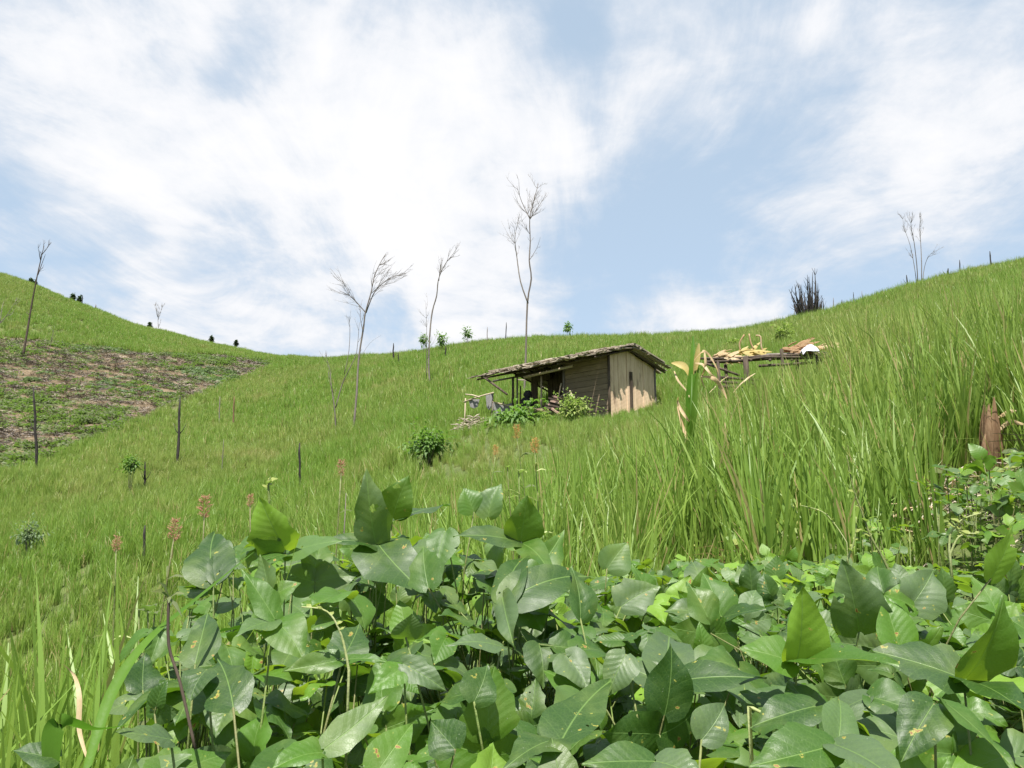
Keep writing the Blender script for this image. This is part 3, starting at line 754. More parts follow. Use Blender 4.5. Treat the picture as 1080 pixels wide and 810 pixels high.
stuffm = MB(); stuffs = MB()
random.seed(33)
xs, ys, g = field_points(.62, 4.8, 560, -48, 48, seed=5)
kk = inpoly(xs, ys, BEAN); xs = xs[kk]; ys = ys[kk]
acc = []; cell = {}
for x_, y_ in zip(xs, ys):
    r = math.hypot(x_, y_); md = np.interp(r, [.6, 1.5, 2.5, 4.5], [.050, .048, .054, .07])
    key = (int(x_ / .12), int(y_ / .12)); ok = True
    for i in (-1, 0, 1):
        for j in (-1, 0, 1):
            for (qx, qy) in cell.get((key[0] + i, key[1] + j), ()):
                if (qx - x_) ** 2 + (qy - y_) ** 2 < md * md: ok = False
    if ok: cell.setdefault(key, []).append((x_, y_)); acc.append((x_, y_, r))
for (x_, y_, r) in acc:
    zc = canopy_z(x_, y_)
    for layer in range((4 if x_ * 840 / y_ < 60 else 3) if r < 2.6 else 1):
        dz = random.uniform(-.05, .01) if layer == 0 else -random.uniform(.07, .16 + .14 * layer)
        if layer >= 1 and random.random() < .35: continue
        P = Vector((x_ + random.uniform(-.02, .02), y_ + random.uniform(-.02, .02), zc + dz))
        P.z = max(P.z, gz(P.x, P.y) + .06)
        if r < 2.6:
            f = P.y * math.cos(PITCH) + P.z * math.sin(PITCH)
            if f > .1:
                qx, qy = proj(P); dd_ = np.hypot(HC[:, 0] - qx, HC[:, 1] - qy)
                if np.any((dd_ < HC[:, 3] * .9 + 22 / r) & (HC[:, 2] > r - .07)): 
                    P.z -= .13
                    qx, qy = proj(P); dd_ = np.hypot(HC[:, 0] - qx, HC[:, 1] - qy)
                    if np.any((dd_ < HC[:, 3] * .8 + 12 / r) & (HC[:, 2] > r - .07)): continue
        a = random.uniform(0, 6.28); h = Vector((math.cos(a), math.sin(a), random.uniform(-.2, .1)))
        tl = random.uniform(.05, .75); ta = random.uniform(0, 6.28); n_ = Vector((math.cos(ta) * tl, math.sin(ta) * tl - .25, 1)).normalized()
        if random.random() < .16: n_ = Vector((random.uniform(-.6, .6), -1, random.uniform(-.3, .4))).normalized(); h = Vector((random.uniform(-.4, .4), 0, 1))
        Ls = random.uniform(.045, .088) * (1.0 if r < 2.2 else .82) * (.75 if random.random() < .2 else 1)
        tone = random.choice([random.uniform(0, .35), random.uniform(.2, .8), random.uniform(.6, 1)]) if r < 2 else random.uniform(.25, 1)
        if r < 2.15:
            pl = nearest(P); trifoliate(pl['m'], pl['s'], P, h, n_, Ls, tone); petiole(pl, P, pl['s'], .0014)
        else:
            trifoliate(stuffm, stuffs, P, h, n_, Ls, tone, hi=False)
            if random.random() < .5: stuffs.tube([(P.x + random.uniform(-.05, .05), P.y + random.uniform(-.05, .05), gz(P.x, P.y)), P], .0018, 4)
for i, pl in enumerate(plants):
    e = thing('bean_plant', pl['c'], pl['lab'], 'bean plant', 'bean plants in the foreground')
    # sprawling vine stems near the ground
    for k in range(5):
        a = random.uniform(0, 6.28); l = random.uniform(.12, .3); c = pl['c']; pts = []
        for q in range(5):
            f = q / 4; pts.append(c + Vector((math.cos(a + f) * l * f, math.sin(a + f) * l * f, .05 + .35 * f * random.uniform(.7, 1.1))))
        pl['s'].tube(pts, [.0035, .003, .0028, .0024, .002], 5)
    pl['m'].build('foliage', M['bean'], e); pl['s'].build('stem', M['stem'], e)
so_ = stuffm.build('bean_foliage', M['bean']); tag(so_, 'dense mass of bean leaves spreading to the foot of the rice', kind='stuff')
ss_ = stuffs.build('bean_stems', M['stem']); tag(ss_, 'thin bean stems under the far leaves of the bean patch', kind='stuff')

# ------------------------------------------------------------------ hut
random.seed(5)
HB = gz(KX, KY)          # ground at the near corner


def HL(u, w, z): return Vector((KX, KY, HB)) + AV * u + GV * w + Vector((0, 0, z))


def on_w(px, py, w):     # pixel -> (u,z) on the vertical plane w = const of the hut
    d = ray(px, py); o = Vector((KX, KY, 0)) + GV * w; s_ = o.dot(GV) / Vector((d.x, d.y, 0)).dot(GV); p = d * s_
    return (p - Vector((KX, KY, HB))).dot(AV), p.z - HB


WH = (unp(643, 372, HUT_R).z - HB)      # wall height at the corner
WG = 1.95; RIDGE = .20
hut = thing('farm_hut', HL(2, 1, 0), 'small weathered farm hut with ragged bark roof and open porch in the rice', 'hut')
gnd = lambda u, w: gz(*(HL(u, w, 0).xy)) - HB


def roofz(w): return WH + RIDGE + (w - .7) * (RIDGE / .7 if w < .7 else -(RIDGE + .12) / 1.25)


# gable wall: vertical woven boards
gw = MB(); nb = 11
for i in range(nb):
    w0 = WG * i / nb + .002; w1 = WG * (i + 1) / nb - .002 * random.random() ** 2 * 4; w = (w0 + w1) / 2; off = random.uniform(-.012, .012); zb = gnd(0, w) - .1
    o_ = .03
    vs = [HL(-o_ + off, w0, zb), HL(-o_ + off, w1, zb), HL(-o_ + off, w1, roofz(w1) - .03), HL(-o_ + off, w0, roofz(w0) - .03)]
    vb = [v + AV * .03 for v in vs]
    gw.add(vs + vb, [(0, 1, 2, 3), (7, 6, 5, 4), (0, 4, 5, 1), (1, 5, 6, 2), (2, 6, 7, 3), (3, 7, 4, 0)], None, random.random())
gw.build('gable_wall', M['gable'], hut, False)
bw = MB()
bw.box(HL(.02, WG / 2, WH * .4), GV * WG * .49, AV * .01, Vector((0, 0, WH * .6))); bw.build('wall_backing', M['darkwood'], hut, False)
pp = MB(); pp.box(HL(-.06, .85, .42 + gnd(0, .85)), GV * .045, AV * .02, Vector((0, 0, .62))); pp.build('batten', M['darkwood'], hut, False)
# plank side wall (horizontal planks) u 0..1.45
U1 = 1.5
sw = MB(); z = gnd(.7, 0) - .25; k = 0
while z < WH - .02:
    hh = random.uniform(.12, .17); zt = min(z + hh, WH); off = random.uniform(-.008, .008)
    sw.box(HL(U1 / 2, off, (z + zt) / 2), AV * (U1 / 2), GV * .014, Vector((0, 0, (zt - z) / 2 - .004)), random.random()); z += hh
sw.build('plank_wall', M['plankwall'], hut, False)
cp = MB(); cp.tube([HL(-.035, -.035, -.3), HL(-.035, -.035, WH + .02)], .035, 8); cp.build('corner_post', M['darkwood'], hut)
cp = MB(); cp.tube([HL(U1, -.03, -.1), HL(U1, -.03, WH)], .03, 8); cp.build('corner_post', M['deadwood'], hut)
cp = MB(); cp.tube([HL(-.03, WG, -.2), HL(-.03, WG, WH - .02)], .03, 8); cp.build('corner_post', M['deadwood'], hut)
# rear and far walls, dark inside
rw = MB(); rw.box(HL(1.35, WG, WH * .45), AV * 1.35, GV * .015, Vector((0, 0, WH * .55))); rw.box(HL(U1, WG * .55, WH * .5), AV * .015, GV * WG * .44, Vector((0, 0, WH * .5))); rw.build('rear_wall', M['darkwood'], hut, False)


def vpost(px, pyt, pyb, w, rad, mt, nm='post', extra=0):
    ut, zt = on_w(px, pyt, w); ub, zb = on_w(px, pyb, w); m = MB(); zb = min(zb, gnd(ub, w)) - .1
    m.tube([HL(ub, w, zb), HL((ut + ub) / 2 + .01, w + .01, (zt + zb) / 2), HL(ut, w, zt + extra)], [rad * 1.05, rad, rad * .9], 8); return m.build(nm, mt, hut)


vpost(571, 396, 432, -.1, .028, M['pale_pole']); vpost(541, 398, 440, -.45, .035, M['darkwood']); vpost(545.5, 398, 440, -.3, .025, M['deadwood']); vpost(549, 407, 440, .3, .02, M['darkwood'])
m = MB()
for (pa_, pb_, w_) in ((560, 567, .9), (578, 604, 1.1)):
    u0, z0 = on_w(pa_, 392, w_); u1, z1 = on_w(pb_, 435, w_)
    n_ = max(1, int(abs(u1 - u0) / .16))
    for i in range(n_):
        ua = u0 + (u1 - u0) * (i + .5) / n_; m.box(HL(ua, w_ + random.uniform(-.01, .01), WH * .5), AV * abs(u1 - u0) / n_ * .48, GV * .015, Vector((0, 0, WH * .56)), random.random())
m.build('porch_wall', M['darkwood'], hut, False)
m = MB(); u0, z0 = on_w(566, 403, .9); u1, z1 = on_w(579, 403, .9); m.box(HL((u0 + u1) / 2, .9, z0 + .25), AV * abs(u1 - u0) * .6, GV * .012, Vector((0, 0, .24))); m.build('lintel', M['darkwood'], hut, False)


def pole(p0, p1, w, rad, mt, nm, sag=.0):
    u0, z0 = on_w(*p0, w); u1, z1 = on_w(*p1, w); a, b = HL(u0, w, z0), HL(u1, w, z1); m = MB()
    m.tube([a, (a + b) / 2 - Vector((0, 0, sag)), b], [rad, rad * .95, rad * .85], 8); return m.build(nm, mt, hut)


pole((553, 398), (604, 386), -.35, .04, M['pale_pole'], 'beam'); pole((544, 396), (604, 389), .1, .045, M['darkwood'], 'beam')
pole((508, 396), (535, 416), -.8, .035, M['darkwood'], 'brace'); pole((508, 398), (535, 389), -.8, .035, M['darkwood'], 'beam')
pole((520, 402), (575, 392), .5, .03, M['deadwood'], 'beam'); pole((578, 425), (604, 412), -.15, .02, M['pale_pole'], 'rail')
pole((541, 431), (562, 434), -.4, .022, M['pale_pole'], 'rail')
for (a_, b_, w_) in (((601, 412), (611, 436), -.5), ((586, 436), (592, 404), -.2), ((612, 436), (609, 422), -.3)):
    pole(a_, b_, w_, .018, M['pale_pole'], 'prop')
# rafters
for i in range(8):
    u = -.15 + i * .62; m = MB(); m.tube([HL(u, -.72, roofz(-.72) - .035), HL(u, .7, roofz(.7) - .04)], .025, 6); m.build('rafter', M['darkwood'], hut)
    m = MB(); m.tube([HL(u, .7, roofz(.7) - .04), HL(u, 2.25, roofz(2.25) - .04)], .025, 6); m.build('rafter', M['darkwood'], hut)
m = MB(); m.tube([HL(-.25, .7, WH + RIDGE - .03), HL(4.5, .7, WH + RIDGE - .03)], .03, 6); m.build('ridge_pole', M['darkwood'], hut)
# bark roof: three ragged overlapping layers
m = MB(); RU0, RU1 = -.25, 4.4
for side in (-1, 1):
    for layer in range(3):
        u = RU0 + random.uniform(-.03, .03)
        while u < RU1:
            wd_ = random.uniform(.07, .17); a = random.uniform(-.09, .05)
            if side < 0:
                e0 = .8; e1 = -.78 + layer * .42 + random.uniform(-.1, .06)
            else:
                e0 = .6; e1 = 2.3 - layer * .42 + random.uniform(-.06, .1)
            pts = []
            lift = .018 + layer * .03 + random.uniform(0, .035); e1 += random.uniform(-.08, .08)
            for q in range(4):
                ww = e0 + (e1 - e0) * q / 3; zz_ = roofz(ww) + lift + (.02 * random.random() if q == 3 else 0) + .02 * math.sin(u * 2.1) 
                pts.append(HL(u + a * q / 3 + .02 * random.uniform(-1, 1), ww, zz_))
            vs = []
            th = random.uniform(.012, .03)
            for p in pts:
                vs += [p - AV * wd_ / 2, p + AV * wd_ / 2, p + AV * wd_ / 2 + Vector((0, 0, th)), p - AV * wd_ / 2 + Vector((0, 0, th))]
            fs = []
            for q in range(3):
                b = q * 4
                for e in range(4): fs.append((b + e, b + (e + 1) % 4, b + 4 + (e + 1) % 4, b + 4 + e))
            fs += [(3, 2, 1, 0), (12, 13, 14, 15)]
            m.add(vs, fs, None, random.random()); u += wd_ * random.uniform(.75, 1.0)
# loose slats lying along the ridge and verge
for i in range(110):
    u = random.uniform(RU0, RU1); w = random.choice([random.uniform(-.7, .2), random.uniform(.5, 1.1), random.uniform(1.2, 2.2)])
    a = HL(u, w, roofz(w) + .10 + random.uniform(0, .03)); an = random.uniform(-.5, .5) + (1.3 if random.random() < .3 else 0); l = random.uniform(.2, .6)
    d_ = (AV * math.cos(an) + GV * math.sin(an)); w2 = w + math.sin(an) * l; b = HL(u + math.cos(an) * l, w2, roofz(w2) + .10 + random.uniform(0, .05))
    m.tube([a, b], [random.uniform(.015, .035), .015], 5)
for i in range(150):   # broken ends sticking out along the verge and the eaves
    e_ = random.random()
    if e_ < .35: u = RU0 + random.uniform(-.06, .04); w = random.uniform(-.8, 2.2); d_ = AV * -1; l = random.uniform(.03, .11)
    elif e_ < .75: u = random.uniform(RU0, RU1); w = -.78 + random.uniform(-.02, .15); d_ = GV * -1; l = random.uniform(.03, .16)
    else: u = random.uniform(RU0, RU1); w = random.uniform(.45, .9); d_ = GV * random.choice((-1, 1)); l = random.uniform(.1, .2)
    z_ = roofz(w) + random.uniform(.03, .10) + (.03 if e_ > .75 else 0); d_ = (d_ + AV * random.uniform(-.5, .5) + GV * random.uniform(-.3, .3)).normalized(); c_ = HL(u, w, z_)
    m.box(c_ + d_ * l * .2, d_ * l, d_.cross(Vector((0, 0, 1))) * random.uniform(.015, .05), Vector((0, 0, random.uniform(.005, .014))) + d_ * .004)
m.build('roof', M['bark'], hut, False)

# dark bundle slumped against the far porch wall
def blob(m, c, rx, ry, rz, seed, n=14, k=9, rough=.12):
    vs = []; fs = []
    for i in range(k + 1):
        th = math.pi * i / k
        for j in range(n):
            ph = 2 * math.pi * j / n; d = Vector((math.sin(th) * math.cos(ph), math.sin(th) * math.sin(ph), math.cos(th)))
            q = 1 + rough * mnoise.noise(d * 1.7 + Vector((seed, 0, 0))) * 2.2; vs.append(Vector(c) + Vector((d.x * rx, d.y * ry, d.z * rz)) * q)
    for i in range(k):
        for j in range(n): fs.append((i * n + j, (i + 1) * n + j, (i + 1) * n + (j + 1) % n, i * n + (j + 1) % n))
    m.add(vs, fs, None, random.random())


u_, z_ = on_w(556, 432, -.2); p = HL(u_, -.2, z_)
e = thing('sack', p, 'dark slumped bundle sitting at the end of the porch under the roof', 'bundle')
m = MB(); blob(m, p + Vector((0, 0, .16)), .19, .19, .2, 1); m.build('body', M['blackcloth'], e); m = MB(); blob(m, p + Vector((.02, 0, .42)), .115, .12, .12, 5); m.build('tied_top', M['blackcloth'], e)
# a low bench of poles in the porch, planks piled on it
b0 = on_w(566, 434, -.25); b1 = on_w(602, 434, -.25)
bench = thing('pole_bench', HL((b0[0] + b1[0]) / 2, -.2, gnd(b0[0], -.2)), 'low dark bench of poles under the hut porch', 'bench')
for w_ in (-.4, -.1):
    m = MB(); m.tube([HL(b0[0], w_, b0[1]), HL(b1[0], w_, b0[1])], .03, 7); m.build('pole', M['darkwood'], bench)
    for uu in (b0[0], b1[0]):
        m = MB(); m.tube([HL(uu, w_, gnd(uu, w_) - .1), HL(uu, w_, b0[1])], .03, 7); m.build('leg', M['darkwood'], bench)
PL = [((556, 429), (574, 433)), ((558, 432), (580, 435)), ((580, 420), (592, 423)), ((582, 423), (594, 426)), ((577, 426), (593, 430)), ((576, 429), (588, 431)), ((583, 431), (591, 437)), ((584, 418), (593, 420)), ((570, 431), (582, 434))]
for i, (a_, b_) in enumerate(PL):
    w_ = -.42 + .05 * (i % 3); u0, z0 = on_w(*a_, w_); u1, z1 = on_w(*b_, w_); a, b = HL(u0, w_, z0), HL(u1, w_, z1); d = (b - a)
    m = MB(); up = Vector((0, 0, 1)) - d.normalized() * d.normalized().z; sdv = d.cross(up).normalized(); m.box((a + b) / 2, d / 2, sdv * .06, up.normalized() * .022)
    o = m.build('plank', M['redplank'], None, False); tag(o, 'reddish weathered plank in the loose pile in the hut porch', 'plank', 'planks piled in the porch')

# rail with cloths left of the hut
def rpt(px, py, r): return unp(px, py, r)


RRr = 22.0
rail = thing('drying_rail', rpt(495, 452, RRr), 'thin pale pole rail on sticks left of the hut porch', 'rail')
for (a_, b_) in (((489, 424), (521, 414)), ((491, 416), (506, 419)), ((519, 424), (546, 431))):
    m = MB(); a = rpt(*a_, RRr); b = rpt(*b_, RRr - .3); m.tube([a, (a + b) / 2 + Vector((0, 0, .02)), b], .02, 6); m.build('pole', M['pale_pole'], rail)
for (px, pt, pb) in ((491, 420, 450), (520, 414, 452), (531, 424, 452)):
    m = MB(); a = rpt(px, pt, RRr); b = rpt(px - 3, pb, RRr); b.z = min(b.z, gz(b.x, b.y)) - .05; m.tube([b, (a + b) / 2 + Vector((.02, 0, 0)), a], .02, 6); m.build('post', M['pale_pole'] if px < 500 else M['deadwood'], rail)
CL = [(500, 421, 12, 10, 'small grey cloth over the pale rail, farthest from the hut'), (516, 415, 8, 18, 'narrow grey cloth hanging straight down from the rail end'), (531, 424, 22, 16, 'wide grey cloth sagging between the rail and the hut porch'), (523, 440, 8, 22, 'long thin grey rag hanging near the porch bush')]
for (px, py, w_, h_, lab) in CL:
    m = MB(); nx_, nz_ = 8, 6; vs = []; a = unp(px, py, RRr - .05)
    mp = w_ / F * RRr; hp = h_ / F * RRr
    for side_ in (0, 1):
        for j in range(nz_ + 1):
            for i in range(nx_ + 1):
                fx = i / nx_ - .5; fz = j / nz_
                vs.append(a + Vector((fx * mp * (1 - .35 * fz * (1 if w_ < 20 else .2)), .03 * math.sin(i * 1.7) * fz + (.012 if side_ else 0), -fz * hp * (1 - .35 * abs(fx)) + (-.1 * (1 - abs(fx) * 2) if w_ > 18 else 0))))
    k = nx_ + 1; fs = []
    for sd2 in (0, 1):
        o_ = sd2 * k * (nz_ + 1); fs += [(o_ + j * k + i, o_ + j * k + i + 1, o_ + (j + 1) * k + i + 1, o_ + (j + 1) * k + i) for j in range(nz_) for i in range(nx_)]
    m.add(vs, fs, None, .3); o = m.build('cloth', M['greycloth']); tag(o, lab, 'cloth', 'cloths drying beside the hut')


# ------------------------------------------------------------------ shrubs, posts, trees
def shrub(px, py, size, r, lab, mt='bush', h=None, nl=260, leaf=.05, name='shrub', cat='shrub', group=None, droop=.3, stalk=None, canopy=0.0):
    """py = centre of the crown in the photo"""
    nl = int(nl * 2.2); leaf = leaf * .62; sd0 = random.random() * 50
    c = unp(px, py, r); s_ = size * r / F / 2; hh = (h or size) * r / F / 2; b = Vector((c.x, c.y, gz(c.x, c.y)))
    e = thing(name, b, lab, cat, group); m = MB(); ms = MB()
    for i in range(7):
        a = random.uniform(0, 6.28); q = random.uniform(.2, .8); tip = c + Vector((math.cos(a) * s_ * q, math.sin(a) * s_ * q, hh * random.uniform(-.2, .8)))
        ms.tube([b - Vector((0, 0, .03)), (b + tip) / 2 + Vector((random.uniform(-.04, .04), 0, .03)), tip], [max(.006, s_ * .025), max(.005, s_ * .018), .003], 5)
    for i in range(nl):
        a = random.uniform(0, 6.28); th = math.acos(random.uniform(-1, 1)); q = random.random() ** .5 * (1 + .35 * math.sin(3 * a + size)) * (1 + .9 * mnoise.noise(Vector((math.cos(a) * 1.5 + sd0, math.sin(a) * 1.5, math.cos(th) * 1.8))))
        p = c + Vector((math.cos(a) * math.sin(th) * s_ * q, math.sin(a) * math.sin(th) * s_ * q, math.cos(th) * hh * q))
        d = (p - c).normalized() * .6 + Vector((random.uniform(-1, 1), random.uniform(-1, 1), random.uniform(-.6, .6))) * .7; d.normalize(); l = leaf * random.uniform(.6, 1.3); sd_ = d.cross(Vector((0, 0, 1))).normalized() if abs(d.z) < .95 else Vector((1, 0, 0))
        m.strip([p, p + d * l * .35, p + d * l * .7 - Vector((0, 0, l * .1)), p + d * l - Vector((0, 0, l * droop))], sd_, [l * .05, l * .24, l * .2, l * .01], cup=.25)
    ms.build('stem', M['deadwood'] if mt != 'lightbush' else M['stem'], e); m.build('foliage', M[mt], e); return e


random.seed(77)
shrub(453, 467, 46, hit(453, 474, .35)[1], 'round green leafy bush standing alone in the rice left of the hut', h=30, nl=560, leaf=.17)
shrub(548, 446, 46, 19, 'long-leaved green bush in front of the hut porch', h=38, nl=520, leaf=.28, droop=.6)
shrub(570, 448, 30, 19, 'small leafy plant with trailing stems at the foot of the planks', mt='lightbush', h=22, nl=240, leaf=.16)
shrub(606, 431, 34, 18.5, 'yellow-green leafy plant on a stake at the hut corner', mt='lightbush', h=30, nl=420, leaf=.14)
shrub(606, 452, 26, 18.5, 'pale low plant below the yellow-green one by the hut', mt='lightbush', h=22, nl=200, leaf=.12)
p, r_ = hit(139, 500, .7); shrub(139, 489, 18, r_, 'small dark green bush in the lower rice beside a short broken stick', h=15, nl=200, leaf=.16)
p, r_ = hit(30, 570, .5); shrub(31, 562, 20, r_, 'grey-green ragged bush low on the slope at the left edge', mt='greyweed', h=18, nl=160, leaf=.12)
p, r_ = hit(90, 500, .5); 
for (px, py, s_, dist, lab) in [(447, 358, 9, 60, 'young leafy sapling just left of the slim tree with two trunks'), (466, 357, 11, 60, 'young sapling just right of the slim tree with two trunks'), (493, 352, 10, 63, 'young round-topped sapling on the ridge, between slim tree and tall tree'), (599, 345, 7, 64, 'tiny sapling on the ridge right of the tall tree'),
                              (1048, 310, 16, 40, 'bushy young sapling in the rice high at the right edge'), (826, 352, 17, 32, 'pale young sapling in the rice behind the drying rack'), (775, 364, 10, 34, 'small pale sapling left behind the drying rack')]:
    shrub(px, py, s_, dist, lab, mt='bush' if px not in (826, 775) else 'lightbush', h=s_ * 1.25, nl=90 if px < 800 else 150, leaf=.34 if px < 800 else .26, name='sapling', cat='sapling', group='saplings in the rice')
for (px, py, s_, dist, lab) in [(33, 296, 5, 99, 'dark little tree on the left ridge just left of the leaning trunk top'), (37, 299, 5, 98, 'dark little tree on the left ridge just right of the leaning trunk'), (77, 313, 6, 98, 'dark tree, left of the close pair on the left ridge'), (84, 315, 5, 97.5, 'dark tree, right of the close pair on the left ridge'), (158, 342, 4, 97, 'tiny bush on the left ridge beside the faint bare tree'), (223, 357, 6, 93, 'single dark little tree where the left ridge dips to the saddle'), (249, 361, 4, 92, 'smallest dark tree, last on the left ridge before the saddle'), (34, 331, 5, 80, 'dark clump on the slope beside the leaning bare trunk')]:
    s_ *= .47; shrub(px, py + .6, s_, dist, lab, mt='darktree', h=s_ * 2.0, nl=120, leaf=.4, name='ridge_tree', cat='tree', group='little trees along the left ridge')


def poly_px(pts, r, jit=.0):
    """pixel polyline at a distance -> world points, with real depth wander"""
    out = []; dr = 0
    for i, (a, b) in enumerate(pts):
        dr += random.uniform(-jit, jit) if i else 0; out.append(unp(a, b, r + dr))
    return out


def smooth(pts, n=3):
    P_ = [Vector(p) for p in pts]; out = []
    for i in range(len(P_) - 1):
        p0 = P_[max(i - 1, 0)]; p1 = P_[i]; p2 = P_[i + 1]; p3 = P_[min(i + 2, len(P_) - 1)]
        for k in range(n):
            t_ = k / n; out.append(.5 * ((2 * p1) + (p2 - p0) * t_ + (2 * p0 - 5 * p1 + 4 * p2 - p3) * t_ * t_ + (3 * p1 - p0 - 3 * p2 + p3) * t_ ** 3))
    out.append(P_[-1]); return out


def twigs(m, line, f0, n, l0, rad, up=.5, lean=(0, 0, 0), depth=2, spread=.75):
    L = len(line)
    for i in range(n):
        k = f0 + (1 - f0) * random.random(); p = line[min(L - 1, int(k * (L - 1)))]; d = (line[min(L - 1, int(k * (L - 1)) + 1)] - line[max(0, int(k * (L - 1)) - 1)]).normalized()
        o_ = Vector((random.uniform(-1, 1), random.uniform(-1, 1), random.uniform(-.2, .5))); o_ = (o_ - d * o_.dot(d)).normalized()
        dd = (d * up + o_ * spread + Vector(lean)).normalized(); l = l0 * random.uniform(.4, 1.1) * (1.15 - k * .5); pts = [p]; q = p
        for s_ in range(4):
            dd = (dd + Vector((random.uniform(-.2, .2), random.uniform(-.2, .2), random.uniform(-.05, .22))) + Vector(lean) * .15).normalized(); q = q + dd * l / 4; pts.append(q)
        m.tube(pts, [rad, rad * .85, rad * .65, rad * .5, rad * .3], 4)
        if depth > 1: twigs(m, pts, .25, random.randint(2, 4), l * .55, rad * .6, up, lean, depth - 1, spread)


def bare_tree(lab, r, trunk, rad, branches=(), tw=(), mt='deadwood', name='dead_tree', cat='bare tree', group='bare trees on the slopes'):
    T_ = poly_px([trunk[0]] + [(a_ + random.uniform(-1, 1), b_) for a_, b_ in trunk[1:]], r, r * .004); b = T_[0].copy(); b.z = min(b.z, gz(b.x, b.y)); base = Vector((b.x, b.y, gz(b.x, b.y)))
    e = thing(name, base, lab, cat, group); rad *= .48; line = smooth([base - Vector((0, 0, .1))] + T_ if T_[0].z > base.z + .05 else T_, 3); n = len(line)
    m = MB(); m.tube(line, [rad * (1 - .8 * i / (n - 1)) * (1 + .08 * math.sin(i * 2.3)) for i in range(n)], 7); m.build('trunk', M[mt], e)
    lines = [line]
    for (pts, rb) in branches:
        rb *= .6
        Lb = smooth(poly_px(pts, r, r * .007), 3); nb_ = len(Lb); m = MB(); m.tube(Lb, [rb * (1 - .75 * i / (nb_ - 1)) for i in range(nb_)], 6); m.build('branch', M[mt], e); lines.append(Lb)
    m = MB()
    for (li, f0, n_, l0, rd, up, lean) in tw: twigs(m, lines[li], f0, int(n_ * 1.3), l0 * 1.0, rd * .85, up, lean, 3 if n_ > 8 else 2)
    if m.v: m.build('crown', M[mt], e)
    return e


random.seed(90)
bare_tree('tallest bare tree, slender with pale trunk, rising behind the hut', 27, [(553, 412), (555, 379), (557, 320), (560, 294), (558, 275), (559, 255), (559, 231), (563, 212), (567, 194)], .085,
          [([(557, 320), (549, 297), (545, 270), (543, 252), (545, 240)], .045), ([(559, 231), (550, 212), (545, 196)], .03), ([(559, 231), (568, 218), (577, 203)], .028), ([(558, 275), (566, 262), (570, 250)], .02)],
          [(0, .72, 14, 1.1, .009, .9, (0, 0, .1)), (1, .5, 9, 1.2, .008, .7, (0, 0, .1)), (2, .2, 7, 1.0, .008, .9, (0, 0, .1)), (3, .2, 7, .7, .008, .9, (0, 0, .1)), (0, .35, 4, .8, .007, .6, (0, 0, .2)), (4, .2, 3, .5, .006, .6, (0, 0, .1))])
p, rA = hit(374, 452, .3)
print('tree A', rA)
bare_tree('wind-swept bare tree leaning right with two drooping crowns left of the hut', rA, [(373, 452), (376, 415), (379, 379), (383, 345), (386, 330), (390, 310), (395, 293), (400, 280), (406, 268)], .10,
          [([(386, 330), (393, 312), (400, 302), (412, 293), (428, 288)], .045), ([(386, 330), (378, 321), (369, 312), (358, 307)], .04), ([(383, 350), (380, 335), (381, 320)], .03), ([(369, 312), (362, 298), (356, 296)], .02), ([(379, 379), (390, 362), (403, 353)], .012)],
          [(0, .62, 11, 1.5, .010, .8, (.5, 0, .1)), (1, .2, 9, 1.4, .009, .8, (.5, 0, .05)), (2, .3, 8, 1.2, .009, .8, (-.5, 0, .15)), (4, .2, 5, .9, .008, .8, (-.5, 0, .1)), (3, .3, 4, .8, .008, .8, (0, 0, .3))])
bare_tree('low bare forked tree beside the wind-swept tree', rA + .5, [(354, 452), (353, 430), (350, 408), (347, 390), (343, 373)], .07,
          [([(354, 430), (361, 405), (369, 388), (376, 372), (379, 340)], .045), ([(352, 415), (347, 400), (346, 385)], .02), ([(363, 395), (368, 370), (369, 345), (367, 335), (363, 333)], .025)],
          [(0, .5, 4, 1.0, .009, 1.0, (-.2, 0, .3)), (1, .5, 3, .8, .008, 1.0, (.1, 0, .4)), (3, .5, 3, .6, .007, .9, (-.2, 0, .2)), (2, .4, 2, .8, .007, .9, (-.2, 0, .5))])
p, rC = hit(453, 404, .3)
bare_tree('slim bare tree with two thin trunks between the wind-swept tree and the tallest tree', rC, [(453, 404), (453, 380), (454, 350), (456, 328), (460, 312), (463, 296), (467, 284), (474, 273), (478, 271)], .11,
          [([(450, 400), (450, 370), (450, 345), (449, 320)], .035), ([(463, 296), (464, 284), (466, 275)], .03)],
          [(0, .6, 9, 1.4, .012, 1.2, (.25, 0, .3)), (1, .3, 8, 1.4, .010, .5, (-.2, 0, .3)), (2, .3, 4, 1.0, .010, 1.0, (0, 0, .3))])
p, rL = hit(24, 376, .0, r0=38)
bare_tree('tall leaning bare trunk at the top of the cleared patch', min(rL, 68), [(24, 377), (28, 350), (33, 322), (38, 297), (43, 275), (46, 259)], .17, [([(40, 290), (45, 276), (48, 268)], .05), ([(31, 332), (27, 329)], .05)],
          [(0, .7, 6, 1.8, .02, 1.1, (.1, 0, .3))], mt='darkwood')
bare_tree('thin pale bare sapling just right of the leaning bare trunk', 64, [(48, 390), (52, 372), (55, 355), (58, 344)], .05, [], [(0, .5, 4, .9, .014, 1.0, (.1, 0, .3))])
bare_tree('bare branching shrub cut by the left edge of the photo', 58, [(-6, 352), (0, 340), (8, 332), (13, 322), (17, 316)], .06, [([(0, 340), (2, 325), (4, 318)], .04), ([(8, 332), (12, 332), (15, 326)], .03)], [(0, .3, 5, .9, .014, 1.0, (.1, 0, .3))])
bare_tree('faint grey bare tree standing on the left ridge', 95, [(167, 350), (167, 335), (168, 323)], .09, [([(167, 335), (164, 325), (163, 321)], .04), ([(167, 337), (170, 327), (172, 321)], .04)], [(0, .4, 7, 1.2, .022, .9, (0, 0, .3)), (1, .3, 4, .9, .02, .9, (0, 0, .3)), (2, .3, 4, .9, .02, .9, (0, 0, .3))])
p, rR = hit(965, 300, .6)
rR = 53
